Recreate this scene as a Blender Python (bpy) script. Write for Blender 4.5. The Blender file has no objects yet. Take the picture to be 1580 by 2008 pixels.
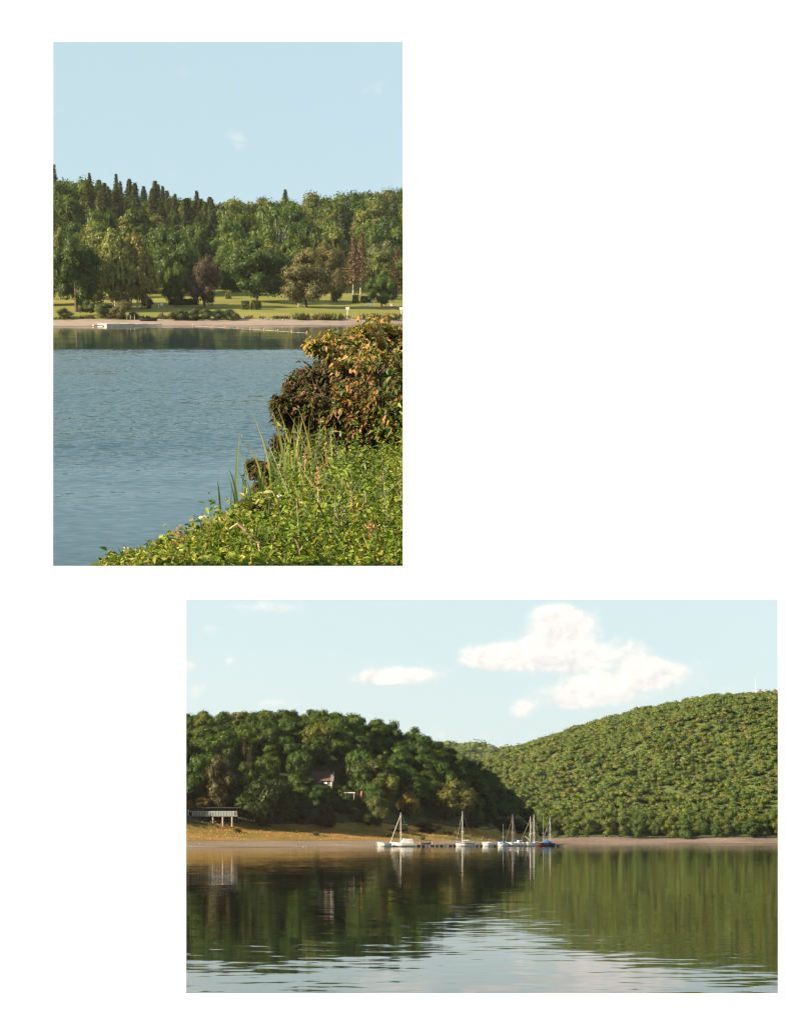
import bpy, math, random
import numpy as np
from mathutils import Matrix, Vector

# ------------------------------------------------------------------ camera, sky, sun, exposure
F, CX, CY, PW, PH = 3200.0, 500.0, 1645.0, 1580.0, 2008.0      # focal length and lens axis, in photograph pixels
EYE1, EYE2 = 6.3, 2.6                                          # eye height above the upper and the lower lake
HZ1 = 575.0                                                    # row of the upper lake's horizon
SUN_AZ, SUN_EL = math.radians(64), math.radians(21)            # sun low, from the left and a little behind the viewer
SC = bpy.context.scene
COL = SC.collection
cam = bpy.data.cameras.new('camera')
cam.sensor_fit = 'HORIZONTAL'; cam.sensor_width = 36.0
cam.lens = 36.0 * F / PW
cam.shift_x = (PW / 2 - CX) / PW
cam.shift_y = (CY - PH / 2) / PW
cam.clip_start = 0.1; cam.clip_end = 20000
cam_ob = bpy.data.objects.new('camera', cam); COL.objects.link(cam_ob)
cam_ob.location = (0, 0, EYE2); cam_ob.rotation_euler = (math.pi / 2, 0, 0)
SC.camera = cam_ob
SC.view_settings.view_transform = 'Standard'; SC.view_settings.look = 'None'
SC.view_settings.exposure = 1.7; SC.view_settings.gamma = 1.0
SC.view_settings.use_curve_mapping = False
SC.render.engine = 'CYCLES'
SC.cycles.use_denoising = True; SC.cycles.denoising_prefilter = 'ACCURATE'
SC.cycles.max_bounces = 6; SC.cycles.diffuse_bounces = 3; SC.cycles.glossy_bounces = 3
SC.cycles.transmission_bounces = 3; SC.cycles.volume_bounces = 0; SC.cycles.transparent_max_bounces = 4
SC.cycles.sample_clamp_indirect = 4.0
SC.cycles.use_adaptive_sampling = False
SC.render.film_transparent = False; SC.cycles.pixel_filter_type = 'BLACKMAN_HARRIS'; SC.cycles.filter_width = 1.3

sun = bpy.data.lights.new('sun', 'SUN'); sun.energy = 4.2; sun.angle = math.radians(0.6); sun.color = (1.0, 0.83, 0.62)
sun_ob = bpy.data.objects.new('sun', sun); COL.objects.link(sun_ob)
to_sun = Vector((-math.sin(SUN_AZ) * math.cos(SUN_EL), -math.cos(SUN_AZ) * math.cos(SUN_EL), math.sin(SUN_EL)))
sun_ob.rotation_euler = to_sun.to_track_quat('Z', 'Y').to_euler()

world = bpy.data.worlds.new('World'); SC.world = world; world.use_nodes = True
WN, WL = world.node_tree.nodes, world.node_tree.links
WN.clear()
def wnode(t, **kw):
    n = WN.new(t)
    for k, v in kw.items(): setattr(n, k, v)
    return n
def wmath(op, a, b=None, c=None, clamp=False):
    n = WN.new('ShaderNodeMath'); n.operation = op; n.use_clamp = clamp
    for i, v in enumerate((a, b, c)):
        if v is None: continue
        if isinstance(v, (int, float)): n.inputs[i].default_value = v
        else: WL.new(v, n.inputs[i])
    return n.outputs[0]
def wvec(op, a, b=None, c=None):
    n = WN.new('ShaderNodeVectorMath'); n.operation = op
    for i, v in enumerate((a, b, c)):
        if v is None: continue
        if isinstance(v, (tuple, list)): n.inputs[i].default_value = v
        else: WL.new(v, n.inputs[i])
    return n.outputs['Value'] if op in ('DOT_PRODUCT', 'LENGTH') else n.outputs[0]
def wmix(fac, a, b):
    n = WN.new('ShaderNodeMix'); n.data_type = 'RGBA'
    for s, v in ((n.inputs[0], fac), (n.inputs[6], a), (n.inputs[7], b)):
        if isinstance(v, (int, float)): s.default_value = v
        elif isinstance(v, tuple): s.default_value = (*v, 1)
        else: WL.new(v, s)
    return n.outputs[2]
def wsmooth(v, lo, hi):
    n = WN.new('ShaderNodeMapRange'); n.interpolation_type = 'SMOOTHSTEP'
    WL.new(v, n.inputs[0]); n.inputs[1].default_value = lo; n.inputs[2].default_value = hi
    return n.outputs[0]
sky = wnode('ShaderNodeTexSky', sky_type='NISHITA', sun_disc=False)
sky.sun_elevation = SUN_EL; sky.sun_rotation = math.pi + SUN_AZ
sky.air_density = 1.0; sky.dust_density = 1.6; sky.ozone_density = 1.0; sky.altitude = 200
tc = wnode('ShaderNodeTexCoord'); D = tc.outputs['Generated']
sep = wnode('ShaderNodeSeparateXYZ'); WL.new(D, sep.inputs[0])
ymax = wmath('MAXIMUM', sep.outputs[1], 0.05)
comb = wnode('ShaderNodeCombineXYZ')
WL.new(wmath('DIVIDE', sep.outputs[0], ymax), comb.inputs[0]); WL.new(wmath('DIVIDE', sep.outputs[2], ymax), comb.inputs[1])
P = comb.outputs[0]
def wnoise(vec, scale, detail, rough=0.6, dist=0.0):
    n = WN.new('ShaderNodeTexNoise'); WL.new(vec, n.inputs['Vector'])
    n.inputs['Scale'].default_value = scale; n.inputs['Detail'].default_value = detail
    n.inputs['Roughness'].default_value = rough; n.inputs['Distortion'].default_value = dist
    return n.outputs[0]
# cumulus banks: where they stand in the sky (direction), how wide and high, how thick
CLOUDS = [(1110, 1232, 60, 36, 1.2), (1088, 1204, 30, 16, .7), (1040, 1284, 96, 24, 1.05), (955, 1295, 46, 20, .95), (1120, 1290, 70, 24, .8), (1240, 1266, 36, 34, .5),
          (1185, 1346, 66, 26, .9), (1292, 1318, 58, 26, 1.0), (1130, 1372, 52, 22, .75), (1230, 1368, 80, 24, .4), (765, 1322, 56, 20, .8), (735, 1332, 40, 12, .7),
          (838, 1322, 44, 13, .46), (1017, 1394, 32, 20, .86), (850, 1436, 36, 12, .5), (958, 1445, 27, 12, .56), (408, 1233, 46, 17, .52),
          (450, 1296, 15, 11, .68), (385, 1352, 30, 28, .45), (470, 1186, 66, 15, .5), (560, 1194, 34, 14, .42), (772, 1186, 54, 14, .5),
          (540, 1379, 44, 8, .5), (1440, 1352, 34, 8, .6), (372, 1306, 16, 14, .56), (470, 274, 36, 22, .44), (640, 205, 40, 6, .42), (785, 356, 56, 14, .46),
          (1640, 1290, 60, 22, .7), (1760, 1250, 80, 30, .8), (250, 1270, 60, 22, .6)]
S = None; SV = None
for (cx, cy, rx, ry, w) in CLOUDS:
    k = (F / rx, F / ry, 0.0)
    v = wvec('MULTIPLY_ADD', P, k, (-(cx - CX) / rx, -(CY - cy) / ry, 0.0))
    e = wmath('MULTIPLY', wmath('POWER', 0.5, wvec('DOT_PRODUCT', v, v)), w)
    vy = wmath('MULTIPLY', e, wvec('DOT_PRODUCT', v, (0, 1, 0)))
    S = e if S is None else wmath('ADD', e, S)
    SV = vy if SV is None else wmath('ADD', vy, SV)
topness = wmath('DIVIDE', SV, wmath('MAXIMUM', S, 0.05))
S = wmath('MINIMUM', S, 1.15)
front = wsmooth(sep.outputs[1], 0.55, 0.75)
# the rest of the sky carries the same scattered cumulus
rest = wnoise(wvec('MULTIPLY', D, (1, 1, 2.6)), 5.0, 2.0)
S = wmath('ADD', wmath('MULTIPLY', S, front), wmath('MULTIPLY', wsmooth(rest, 0.60, 0.78), wmath('SUBTRACT', 1.0, front)))
def billow(off):
    q = wvec('ADD', wvec('MULTIPLY', P, (1.0, 1.25, 1.0)), off)
    nz = WN.new('ShaderNodeTexNoise'); WL.new(q, nz.inputs['Vector']); nz.inputs['Scale'].default_value = 60; nz.inputs['Detail'].default_value = 3
    q2 = wvec('MULTIPLY_ADD', wvec('SUBTRACT', nz.outputs['Color'], (.5, .5, .5)), (.022, .022, 0), q)
    tot = None
    for sc, w in ((30.0, .46), (66.0, .30), (140.0, .17), (300.0, .10)):
        vo = WN.new('ShaderNodeTexVoronoi'); vo.voronoi_dimensions = '2D'; vo.feature = 'F1'; WL.new(q2, vo.inputs['Vector'])
        vo.inputs['Scale'].default_value = sc
        t_ = wmath('MULTIPLY', wmath('SUBTRACT', 1.0, vo.outputs['Distance']), w)
        tot = t_ if tot is None else wmath('ADD', tot, t_)
    return tot
b0 = billow((.7, .3, 0)); b1 = billow((.7 - .0035, .3 + .0035, 0))
fb = wnoise(wvec('ADD', P, (0.7, 0.3, 0)), 20.0, 9.0, 0.62, 0.2)
dens_in = wmath('ADD', wmath('MULTIPLY_ADD', wmath('SUBTRACT', b0, 0.62), 0.95, S), wmath('MULTIPLY', wmath('SUBTRACT', fb, 0.5), 1.5))
thin = wsmooth(S, 0.30, 0.80)
above = wsmooth(sep.outputs[2], -0.005, 0.01)
dens = wmath('MULTIPLY', wmath('MULTIPLY', wsmooth(dens_in, 0.22, 0.88), above), wmath('MULTIPLY_ADD', thin, 0.66, 0.34))
lit = wmath('ADD', wmath('MULTIPLY_ADD', topness, 0.26, 0.60), wmath('MULTIPLY', wmath('SUBTRACT', b0, b1), 1.7), clamp=True)
cloud_col = wmix(lit, (3.4, 3.38, 3.38), (5.1, 4.7, 4.3))
sky_col = wmix(0.78, sky.outputs[0], (2.45, 3.32, 3.50))
lowhaze = wmath('POWER', wmath('SUBTRACT', 1.0, wmath('MAXIMUM', sep.outputs[2], 0.0)), 5.0)
sky_col = wmix(wmath('MULTIPLY', lowhaze, 0.75), sky_col, (3.15, 3.5, 3.4))
final = wmix(wmath('MULTIPLY', dens, 0.92), sky_col, cloud_col)
bg = wnode('ShaderNodeBackground'); bg.inputs[1].default_value = 0.075
WL.new(final, bg.inputs[0])
out = wnode('ShaderNodeOutputWorld'); WL.new(bg.outputs[0], out.inputs[0])

# ------------------------------------------------------------------ frames of the two lakes
BETA = math.atan((CY - HZ1) / F)
CB, SB = math.cos(BETA), math.sin(BETA)
T1 = Matrix.Translation((0, 0, EYE2)) @ Matrix.Rotation(BETA, 4, 'X') @ Matrix.Translation((0, 0, -EYE1))
T2 = Matrix.Identity(4)
def at(s, px, py, Y):
    a, b = (px - CX) / F, (CY - py) / F
    if s == 1:
        dx, dy, dz, e = a, CB + b * SB, -SB + b * CB, EYE1
    else:
        dx, dy, dz, e = a, 1.0, b, EYE2
    return Vector((dx / dy * Y, Y, e + dz / dy * Y))
def px_of(s, x, y, z):
    if s == 2: return CX + x / y * F, CY - (z - EYE2) / y * F
    dz = z - EYE1
    yy, zz = y * CB - dz * SB, y * SB + dz * CB
    return CX + x / yy * F, CY - zz / yy * F
def sst(a, b, v):
    t = np.clip((v - a) / (b - a), 0, 1); return t * t * (3 - 2 * t)
_rn = np.random.RandomState(5)
_WV = [(_rn.uniform(-1, 1), _rn.uniform(-1, 1), _rn.uniform(0, 6.28)) for _ in range(8)]
def wob(x, y, L):
    r = 0
    for i, (a, b, p) in enumerate(_WV): r = r + np.sin((x * a + y * b) * 6.28 / L * (1 + .35 * i) + p) / (1 + .35 * i)
    return r * 0.3
def ys1(x): return 343 + np.interp(x, [-90, -50, 0, 25, 45], [0, 0, 4, 14, 34]) + 1.5 * wob(x, 0 * x, 40)
def z1(x, y):
    x = np.asarray(x, float); y = np.asarray(y, float)
    t = y - ys1(x)
    ridge = np.interp(x, [-150, -82, -50, -28, 0, 30, 60, 130], [38, 33, 30, 26, 23.5, 26.5, 29.5, 31])
    z = np.where(t < 0, np.maximum(t * .12, -3), np.interp(t, [0, 5, 13, 16, 40, 75, 120], [0, .3, .95, 1.55, 3.1, 5.2, 8.2]))
    hill = (ridge - 8.2) * np.sin(np.clip((t - 115) / 210, 0, 1) * math.pi / 2) ** 1.15
    return z + np.where(t > 115, hill, 0) + wob(x, y, 60) * .25 * sst(18, 60, t) + wob(x, y, 90) * 1.2 * sst(125, 200, t) - sst(335, 520, t) * 12
_LX = [-90, -48, -19.5, 38.6, 68, 92, 112, 122]
_LY = [432, 440, 462, 515, 545, 590, 630, 652]
def ysL(x): return np.interp(x, _LX, _LY) + 1.2 * wob(x, 0 * x, 30)
_CXs = [-90, -27, 12, 29, 42, 55, 64, 75, 86, 97, 108, 116, 122]
_CZs = [38, 38.5, 41.5, 42, 40, 36.5, 33, 29.5, 24, 19, 13, 8, 3]
def wide(x): return np.interp(x, [-20, 60, 100, 122], [1, .85, .6, .4])
def tmaxL(x): return np.interp(x, [0, 30, 55, 75, 97, 110, 122], [200, 172, 146, 118, 85, 62, 40])
def zL(x, y):
    x = np.asarray(x, float); y = np.asarray(y, float)
    w = wide(x); t = (y - ysL(x)) / w
    base = np.where(t < 0, np.maximum(t * .1, -3), np.interp(t, [0, 6, 30, 60], [0, .35, 2.3, 6.0]))
    c = np.interp(x, _CXs, _CZs)
    tt = t * w
    hill = np.maximum(c - 3, 0) * np.sin(np.clip((tt - 55 * w) / np.interp(x, [0, 50, 90, 122], [128, 96, 58, 30]), 0, 1) * math.pi / 2) ** 1.2
    cape = 1 - sst(112, 126, x)
    cape = cape * (1 - sst(0, 45, y - ysL(x) - tmaxL(x)))
    return (base * np.interp(x, [70, 120], [1, .75]) + hill) * cape - (1 - cape) * 2.5 + wob(x, y, 70) * 1.0 * sst(70, 110, tt) * cape
YR = 782.0
_RX = [20, 100, 135, 152, 177, 202, 226, 252, 280, 306, 331, 368, 480]
_RT = [1560, 1548, 1526, 1503, 1472, 1449, 1427, 1404, 1386, 1372, 1364, 1362, 1360]
def zR(x, y):
    x = np.asarray(x, float); y = np.asarray(y, float)
    t = y - YR - 3 * wob(x, 0 * x, 60)
    c = EYE2 + (CY - np.interp(x, [(q) for q in _RX], _RT)) * 1150 / F - 6
    z = np.where(t < 0, np.maximum(t * .1, -3), np.interp(t, [0, 4, 17, 22], [0, .6, 3.6, 5.5]))
    s = np.clip((t - 18) / 352, 0, 1)
    return z + np.where(t > 18, (c - 4) * np.sin(s * math.pi / 2) ** 1.05, 0) + (wob(x, y, 120) * 5.0 + wob(x + 40, y * .35, 45) * 2.2) * sst(25, 110, t) * (1 - .8 * sst(220, 352, t)) - sst(400, 600, t) * 20
def ground(s, px, py, zf, y0, y1):
    prev = None
    for Y in np.arange(y0, y1, .5):
        p = at(s, px, py, float(Y))
        if p.z <= float(zf(p.x, Y)): return p
    return p
def g1(px, py): return ground(1, px, py, z1, 330, 640)
def gL(px, py): return ground(2, px, py, zL, 430, 760)

# ------------------------------------------------------------------ materials
def mat(name):
    m = bpy.data.materials.new(name); m.use_nodes = True
    nt = m.node_tree; nt.nodes.clear()
    o = nt.nodes.new('ShaderNodeOutputMaterial')
    return m, nt.nodes, nt.links, o
def ramp(N, stops):
    r = N.new('ShaderNodeValToRGB'); e = r.color_ramp.elements
    while len(e) < len(stops): e.new(0.5)
    for i, (p, c) in enumerate(stops): e[i].position = p; e[i].color = (*c, 1)
    return r
def surf(name, stops, scale=1.0, rough=0.8, detail=5, bump=0.0, stretch=(1, 1, 1), metal=0.0, spec=0.3, fine=0.0, wet=None):
    m, N, L, o = mat(name)
    b = N.new('ShaderNodeBsdfPrincipled'); L.new(b.outputs[0], o.inputs[0])
    b.inputs['Roughness'].default_value = rough; b.inputs['Metallic'].default_value = metal
    b.inputs['Specular IOR Level'].default_value = spec
    t = N.new('ShaderNodeTexCoord'); mp = N.new('ShaderNodeMapping'); L.new(t.outputs['Object'], mp.inputs[0])
    mp.inputs['Scale'].default_value = stretch
    n = N.new('ShaderNodeTexNoise'); L.new(mp.outputs[0], n.inputs['Vector'])
    n.inputs['Scale'].default_value = scale; n.inputs['Detail'].default_value = detail; n.inputs['Roughness'].default_value = .62
    fac = n.outputs[0]
    if fine:
        n2 = N.new('ShaderNodeTexNoise'); L.new(mp.outputs[0], n2.inputs['Vector']); n2.inputs['Scale'].default_value = scale * 14; n2.inputs['Detail'].default_value = 3
        ma = N.new('ShaderNodeMath'); ma.operation = 'MULTIPLY_ADD'; L.new(n2.outputs[0], ma.inputs[0]); ma.inputs[1].default_value = fine; L.new(n.outputs[0], ma.inputs[2])
        mb = N.new('ShaderNodeMath'); mb.operation = 'SUBTRACT'; L.new(ma.outputs[0], mb.inputs[0]); mb.inputs[1].default_value = fine / 2
        fac = mb.outputs[0]
    r = ramp(N, stops); L.new(fac, r.inputs[0]); L.new(r.outputs[0], b.inputs['Base Color'])
    if wet:                                                          # damp strip just above the water
        sp = N.new('ShaderNodeSeparateXYZ'); L.new(t.outputs['Object'], sp.inputs[0])
        ad = N.new('ShaderNodeMath'); ad.operation = 'MULTIPLY_ADD'; L.new(n.outputs[0], ad.inputs[0]); ad.inputs[1].default_value = wet; L.new(sp.outputs[2], ad.inputs[2])
        mr = N.new('ShaderNodeMapRange'); L.new(ad.outputs[0], mr.inputs[0]); mr.inputs[1].default_value = wet * .75; mr.inputs[2].default_value = wet * 1.35; mr.inputs[3].default_value = .5; mr.inputs[4].default_value = 1
        mu = N.new('ShaderNodeMix'); mu.data_type = 'RGBA'; mu.blend_type = 'MULTIPLY'; mu.inputs[0].default_value = 1; L.new(r.outputs[0], mu.inputs[6]); L.new(mr.outputs[0], mu.inputs[7]); L.new(mu.outputs[2], b.inputs['Base Color'])
    if bump:
        bp = N.new('ShaderNodeBump'); bp.inputs['Strength'].default_value = 1; bp.inputs['Distance'].default_value = bump
        L.new(fac, bp.inputs['Height']); L.new(bp.outputs[0], b.inputs['Normal'])
    return m
def plain(name, c, rough=.6, var=.12, scale=3.0, metal=0.0, spec=.4):
    lo = tuple(v * (1 - var) for v in c); hi = tuple(min(1, v * (1 + var)) for v in c)
    return surf(name, [(.3, lo), (.7, hi)], scale, rough, 4, 0, (1, 1, 1), metal, spec)
def leafmat(name, trans=.28, gloss=.05):
    m, N, L, o = mat(name)
    oi = N.new('ShaderNodeObjectInfo'); at_ = N.new('ShaderNodeAttribute'); at_.attribute_name = 'tint'
    mx = N.new('ShaderNodeMix'); mx.data_type = 'RGBA'; mx.blend_type = 'MULTIPLY'; mx.inputs[0].default_value = 1
    L.new(oi.outputs['Color'], mx.inputs[6]); L.new(at_.outputs['Color'], mx.inputs[7])
    d = N.new('ShaderNodeBsdfDiffuse'); t = N.new('ShaderNodeBsdfTranslucent'); g = N.new('ShaderNodeBsdfGlossy')
    g.inputs['Roughness'].default_value = .45; g.inputs['Color'].default_value = (.9, .9, .85, 1)
    tm = N.new('ShaderNodeMix'); tm.data_type = 'RGBA'; tm.blend_type = 'MULTIPLY'; tm.inputs[0].default_value = 1
    tm.inputs[7].default_value = (1.25, 1.2, .5, 1); L.new(mx.outputs[2], tm.inputs[6])
    L.new(mx.outputs[2], d.inputs[0]); L.new(tm.outputs[2], t.inputs[0])
    a = N.new('ShaderNodeMixShader'); a.inputs[0].default_value = trans; L.new(d.outputs[0], a.inputs[1]); L.new(t.outputs[0], a.inputs[2])
    b = N.new('ShaderNodeMixShader'); b.inputs[0].default_value = gloss; L.new(a.outputs[0], b.inputs[1]); L.new(g.outputs[0], b.inputs[2])
    L.new(b.outputs[0], o.inputs[0])
    return m
def water(name, body, base_k, patch, rough, sx, sy, bias=0.0, sa=1.5, spec=.5):
    m, N, L, o = mat(name)
    b = N.new('ShaderNodeBsdfPrincipled'); L.new(b.outputs[0], o.inputs[0])
    b.inputs['Base Color'].default_value = (*body, 1); b.inputs['Roughness'].default_value = rough
    b.inputs['IOR'].default_value = 1.33; b.inputs['Specular IOR Level'].default_value = spec
    t = N.new('ShaderNodeTexCoord')
    def noise(scale, stretch, detail=2.0, dist=0.0):
        mp = N.new('ShaderNodeMapping'); L.new(t.outputs['Object'], mp.inputs[0]); mp.inputs['Scale'].default_value = stretch
        n = N.new('ShaderNodeTexNoise'); L.new(mp.outputs[0], n.inputs['Vector']); n.inputs['Scale'].default_value = scale
        n.inputs['Detail'].default_value = detail; n.inputs['Distortion'].default_value = dist
        return n
    def M(op, a, b_=None, c=None, clamp=False):
        n = N.new('ShaderNodeMath'); n.operation = op; n.use_clamp = clamp
        for i, v in enumerate((a, b_, c)):
            if v is None: continue
            if isinstance(v, (int, float)): n.inputs[i].default_value = v
            else: L.new(v, n.inputs[i])
        return n.outputs[0]
    A = noise(sa, (sx, sy, 1), 3.0, .3); B = noise(.16, (sx, sy, 1), 2.0)
    k = patch(N, L, M, t, noise)
    def slope(ch, kk):
        s1 = N.new('ShaderNodeSeparateXYZ'); L.new(A.outputs['Color'], s1.inputs[0])
        s2 = N.new('ShaderNodeSeparateXYZ'); L.new(B.outputs['Color'], s2.inputs[0])
        v = M('ADD', M('SUBTRACT', s1.outputs[ch], .5 + (bias if ch == 1 else 0.0)), M('MULTIPLY', M('SUBTRACT', s2.outputs[ch], .5), .35))
        return M('MULTIPLY', v, M('MULTIPLY', k, base_k * kk))
    c = N.new('ShaderNodeCombineXYZ'); L.new(slope(0, .45), c.inputs[0]); L.new(slope(1, 1.0), c.inputs[1]); c.inputs[2].default_value = 1
    nv = N.new('ShaderNodeVectorMath'); nv.operation = 'NORMALIZE'; L.new(c.outputs[0], nv.inputs[0])
    vt = N.new('ShaderNodeVectorTransform'); vt.vector_type = 'NORMAL'; vt.convert_from = 'OBJECT'; vt.convert_to = 'WORLD'
    L.new(nv.outputs[0], vt.inputs[0]); L.new(vt.outputs[0], b.inputs['Normal'])
    return m
def patch1(N, L, M, t, noise):
    s = N.new('ShaderNodeSeparateXYZ'); L.new(t.outputs['Object'], s.inputs[0])
    n = noise(.03, (.4, 1, 1), 3.0); n2 = noise(.09, (.35, 1, 1), 3.0)
    far = N.new('ShaderNodeMapRange'); far.interpolation_type = 'SMOOTHSTEP'
    L.new(M('MULTIPLY_ADD', M('SUBTRACT', n.outputs[0], .5), 60.0, s.outputs[1]), far.inputs[0])
    far.inputs[1].default_value = 150; far.inputs[2].default_value = 222; far.inputs[3].default_value = 1; far.inputs[4].default_value = .08
    near = N.new('ShaderNodeMapRange'); near.interpolation_type = 'SMOOTHSTEP'
    L.new(M('MULTIPLY_ADD', M('SUBTRACT', n2.outputs[0], .5), 34.0, M('MULTIPLY_ADD', s.outputs[0], -.9, s.outputs[1])), near.inputs[0])
    near.inputs[1].default_value = 52; near.inputs[2].default_value = 82; near.inputs[3].default_value = .22; near.inputs[4].default_value = 1
    return M('MULTIPLY', far.outputs[0], near.outputs[0])
def patch2(N, L, M, t, noise):
    s = N.new('ShaderNodeSeparateXYZ'); L.new(t.outputs['Object'], s.inputs[0])
    n = noise(.05, (.5, 1, 1), 3.0)
    r = N.new('ShaderNodeMapRange'); r.interpolation_type = 'SMOOTHSTEP'; L.new(n.outputs[0], r.inputs[0])
    r.inputs[1].default_value = .35; r.inputs[2].default_value = .65; r.inputs[3].default_value = .55; r.inputs[4].default_value = 1.15
    q = N.new('ShaderNodeMapRange'); L.new(s.outputs[1], q.inputs[0]); q.inputs[1].default_value = 60; q.inputs[2].default_value = 160
    q.inputs[3].default_value = 1; q.inputs[4].default_value = .75
    w = N.new('ShaderNodeMapRange'); L.new(s.outputs[1], w.inputs[0]); w.inputs[1].default_value = 230; w.inputs[2].default_value = 480
    w.inputs[3].default_value = 1; w.inputs[4].default_value = 2.6
    return M('MULTIPLY', M('MULTIPLY', r.outputs[0], q.outputs[0]), w.outputs[0])

LEAF = leafmat('leaf', .3, .012)
FLEAF = leafmat('near_leaf', .38, .012)
BARK = surf('bark', [(.3, (.045, .034, .024)), (.7, (.13, .10, .075))], 6, .9, 5, .01, (1, 1, .25))
PALEBARK = surf('pale_bark', [(.35, (.10, .085, .07)), (.5, (.38, .35, .30)), (.8, (.5, .47, .42))], 5, .85, 4, 0, (1, 1, 2))
WHITE = plain('page_white', (.93, .93, .925), .9, .01, .7, 0, .1)
WATER1 = water('upper_lake_water', (.004, .030, .038), .62, patch1, .05, .6, 1.2, .13, 3.4, .30)
WATER2 = water('lower_lake_water', (.010, .017, .007), .046, patch2, .03, .5, 1.3, .05, 2.1, .27)
BEACH1 = surf('pebble_beach', [(.25, (.14, .10, .075)), (.5, (.22, .165, .125)), (.75, (.30, .235, .19))], .12, .9, 6, .02, (.25, .9, 6), 0, .2, .8, .22)
LAWN = surf('lawn', [(.25, (.105, .125, .022)), (.5, (.16, .16, .034)), (.72, (.24, .19, .06))], .055, .95, 6, .01, (.35, 1, 1), 0, .1, .35)
UNDER = surf('undergrowth', [(.3, (.05, .075, .018)), (.7, (.10, .125, .028))], .35, .95, 6)
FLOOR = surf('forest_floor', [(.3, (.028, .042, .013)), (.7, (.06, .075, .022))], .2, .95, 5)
BEACH2 = surf('sand_beach', [(.25, (.17, .125, .085)), (.5, (.25, .19, .135)), (.78, (.33, .26, .19))], .1, .92, 6, .02, (.22, .9, 5), 0, .15, .8, .25)
BEACHR = surf('rocky_beach', [(.25, (.12, .085, .065)), (.5, (.19, .14, .11)), (.78, (.27, .205, .16))], .12, .92, 6, .03, (.3, .9, 4), 0, .15, .9, .45)
MEADOW = surf('dry_meadow', [(.28, (.12, .13, .028)), (.45, (.23, .18, .045)), (.6, (.36, .18, .06)), (.78, (.40, .27, .09))], .07, .95, 7, .02, (.3, 1.2, 1), 0, .1, .55)
SOIL = surf('bank_soil', [(.3, (.015, .015, .01)), (.7, (.05, .045, .03))], 5, .95, 5, .02)
GEL = plain('white_gelcoat', (.64, .635, .62), .35, .06, 2, 0, .45)
CREAM = plain('cream_gelcoat', (.62, .58, .5), .4, .06)
NAVY = plain('navy_paint', (.02, .04, .09), .4)
BLUE = plain('blue_canvas', (.03, .16, .42), .8)
TEAL = plain('green_canvas', (.04, .22, .20), .8)
REDP = plain('red_paint', (.16, .05, .045), .5)
ALU = plain('aluminium_spar', (.56, .55, .53), .4, .06)
GREYM = plain('grey_spar', (.30, .27, .24), .5, .1)
WIRE = plain('stay_wire', (.42, .40, .37), .5)
DARK = plain('dark_rubber', (.015, .018, .02), .6)
GLASSD = plain('dark_glass', (.02, .03, .035), .12, .05, 1, 0, .6)
WOOD = surf('weathered_wood', [(.3, (.13, .10, .075)), (.7, (.27, .22, .17))], 3, .85, 4, 0, (1, 8, 8))
CONC = surf('concrete', [(.3, (.36, .31, .25)), (.7, (.52, .46, .39))], 1.2, .9, 5)
SLATE = plain('dark_roofing', (.035, .035, .035), .8)
TILE = surf('roof_tiles', [(.3, (.10, .062, .045)), (.7, (.18, .115, .08))], 2.5, .85, 5)
ORANGE = plain('orange_plastic', (.45, .14, .05), .5)
ORCLOTH = plain('orange_cloth', (.36, .15, .05), .85)
SIGNW = plain('white_enamel', (.8, .8, .78), .4, .03)
SIGNB = plain('blue_enamel', (.05, .16, .4), .4)
STEEL = plain('steel', (.4, .4, .39), .4, .1, 3, .6)
PANEL = plain('frosted_panel', (.26, .30, .31), .35, .1, .8)
ROCK = surf('rock', [(.3, (.13, .11, .09)), (.7, (.3, .26, .22))], 3, .9, 5, .03)

# ------------------------------------------------------------------ geometry helpers
def tag(o, label=None, cat=None, group=None, kind=None):
    if label: o['label'] = label
    if cat: o['category'] = cat
    if group: o['group'] = group
    if kind: o['kind'] = kind
    return o
def link(name, me, mtl=None, parent=None, M=None):
    o = bpy.data.objects.new(name, me); COL.objects.link(o)
    if mtl is not None and me is not None and len(me.materials) == 0:
        for q in (mtl if isinstance(mtl, (list, tuple)) else [mtl]): me.materials.append(q)
    if parent is not None: o.parent = parent
    if M is not None: o.matrix_world = M
    return o
def np_mesh(name, verts, faces, smooth=False, tint=None, mat_index=None):
    """faces: list of int arrays (n,k)"""
    me = bpy.data.meshes.new(name)
    verts = np.asarray(verts, np.float32)
    nl = sum(f.size for f in faces); nf = sum(len(f) for f in faces)
    me.vertices.add(len(verts)); me.vertices.foreach_set('co', verts.ravel())
    me.loops.add(nl); me.polygons.add(nf)
    me.loops.foreach_set('vertex_index', np.concatenate([f.ravel() for f in faces]).astype(np.int32))
    tot = np.concatenate([np.full(len(f), f.shape[1]) for f in faces]).astype(np.int32)
    start = np.concatenate([[0], np.cumsum(tot)[:-1]]).astype(np.int32)
    me.polygons.foreach_set('loop_start', start)
    me.polygons.foreach_set('loop_total', tot)
    if mat_index is not None: me.polygons.foreach_set('material_index', mat_index.astype(np.int32))
    me.update(calc_edges=True); me.validate()
    if smooth: me.polygons.foreach_set('use_smooth', np.ones(len(me.polygons), bool))
    if tint is not None:
        a = me.color_attributes.new('tint', 'FLOAT_COLOR', 'POINT')
        c = np.ones((len(verts), 4), np.float32); c[:, :3] = tint
        a.data.foreach_set('color', c.ravel())
    return me
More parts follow.
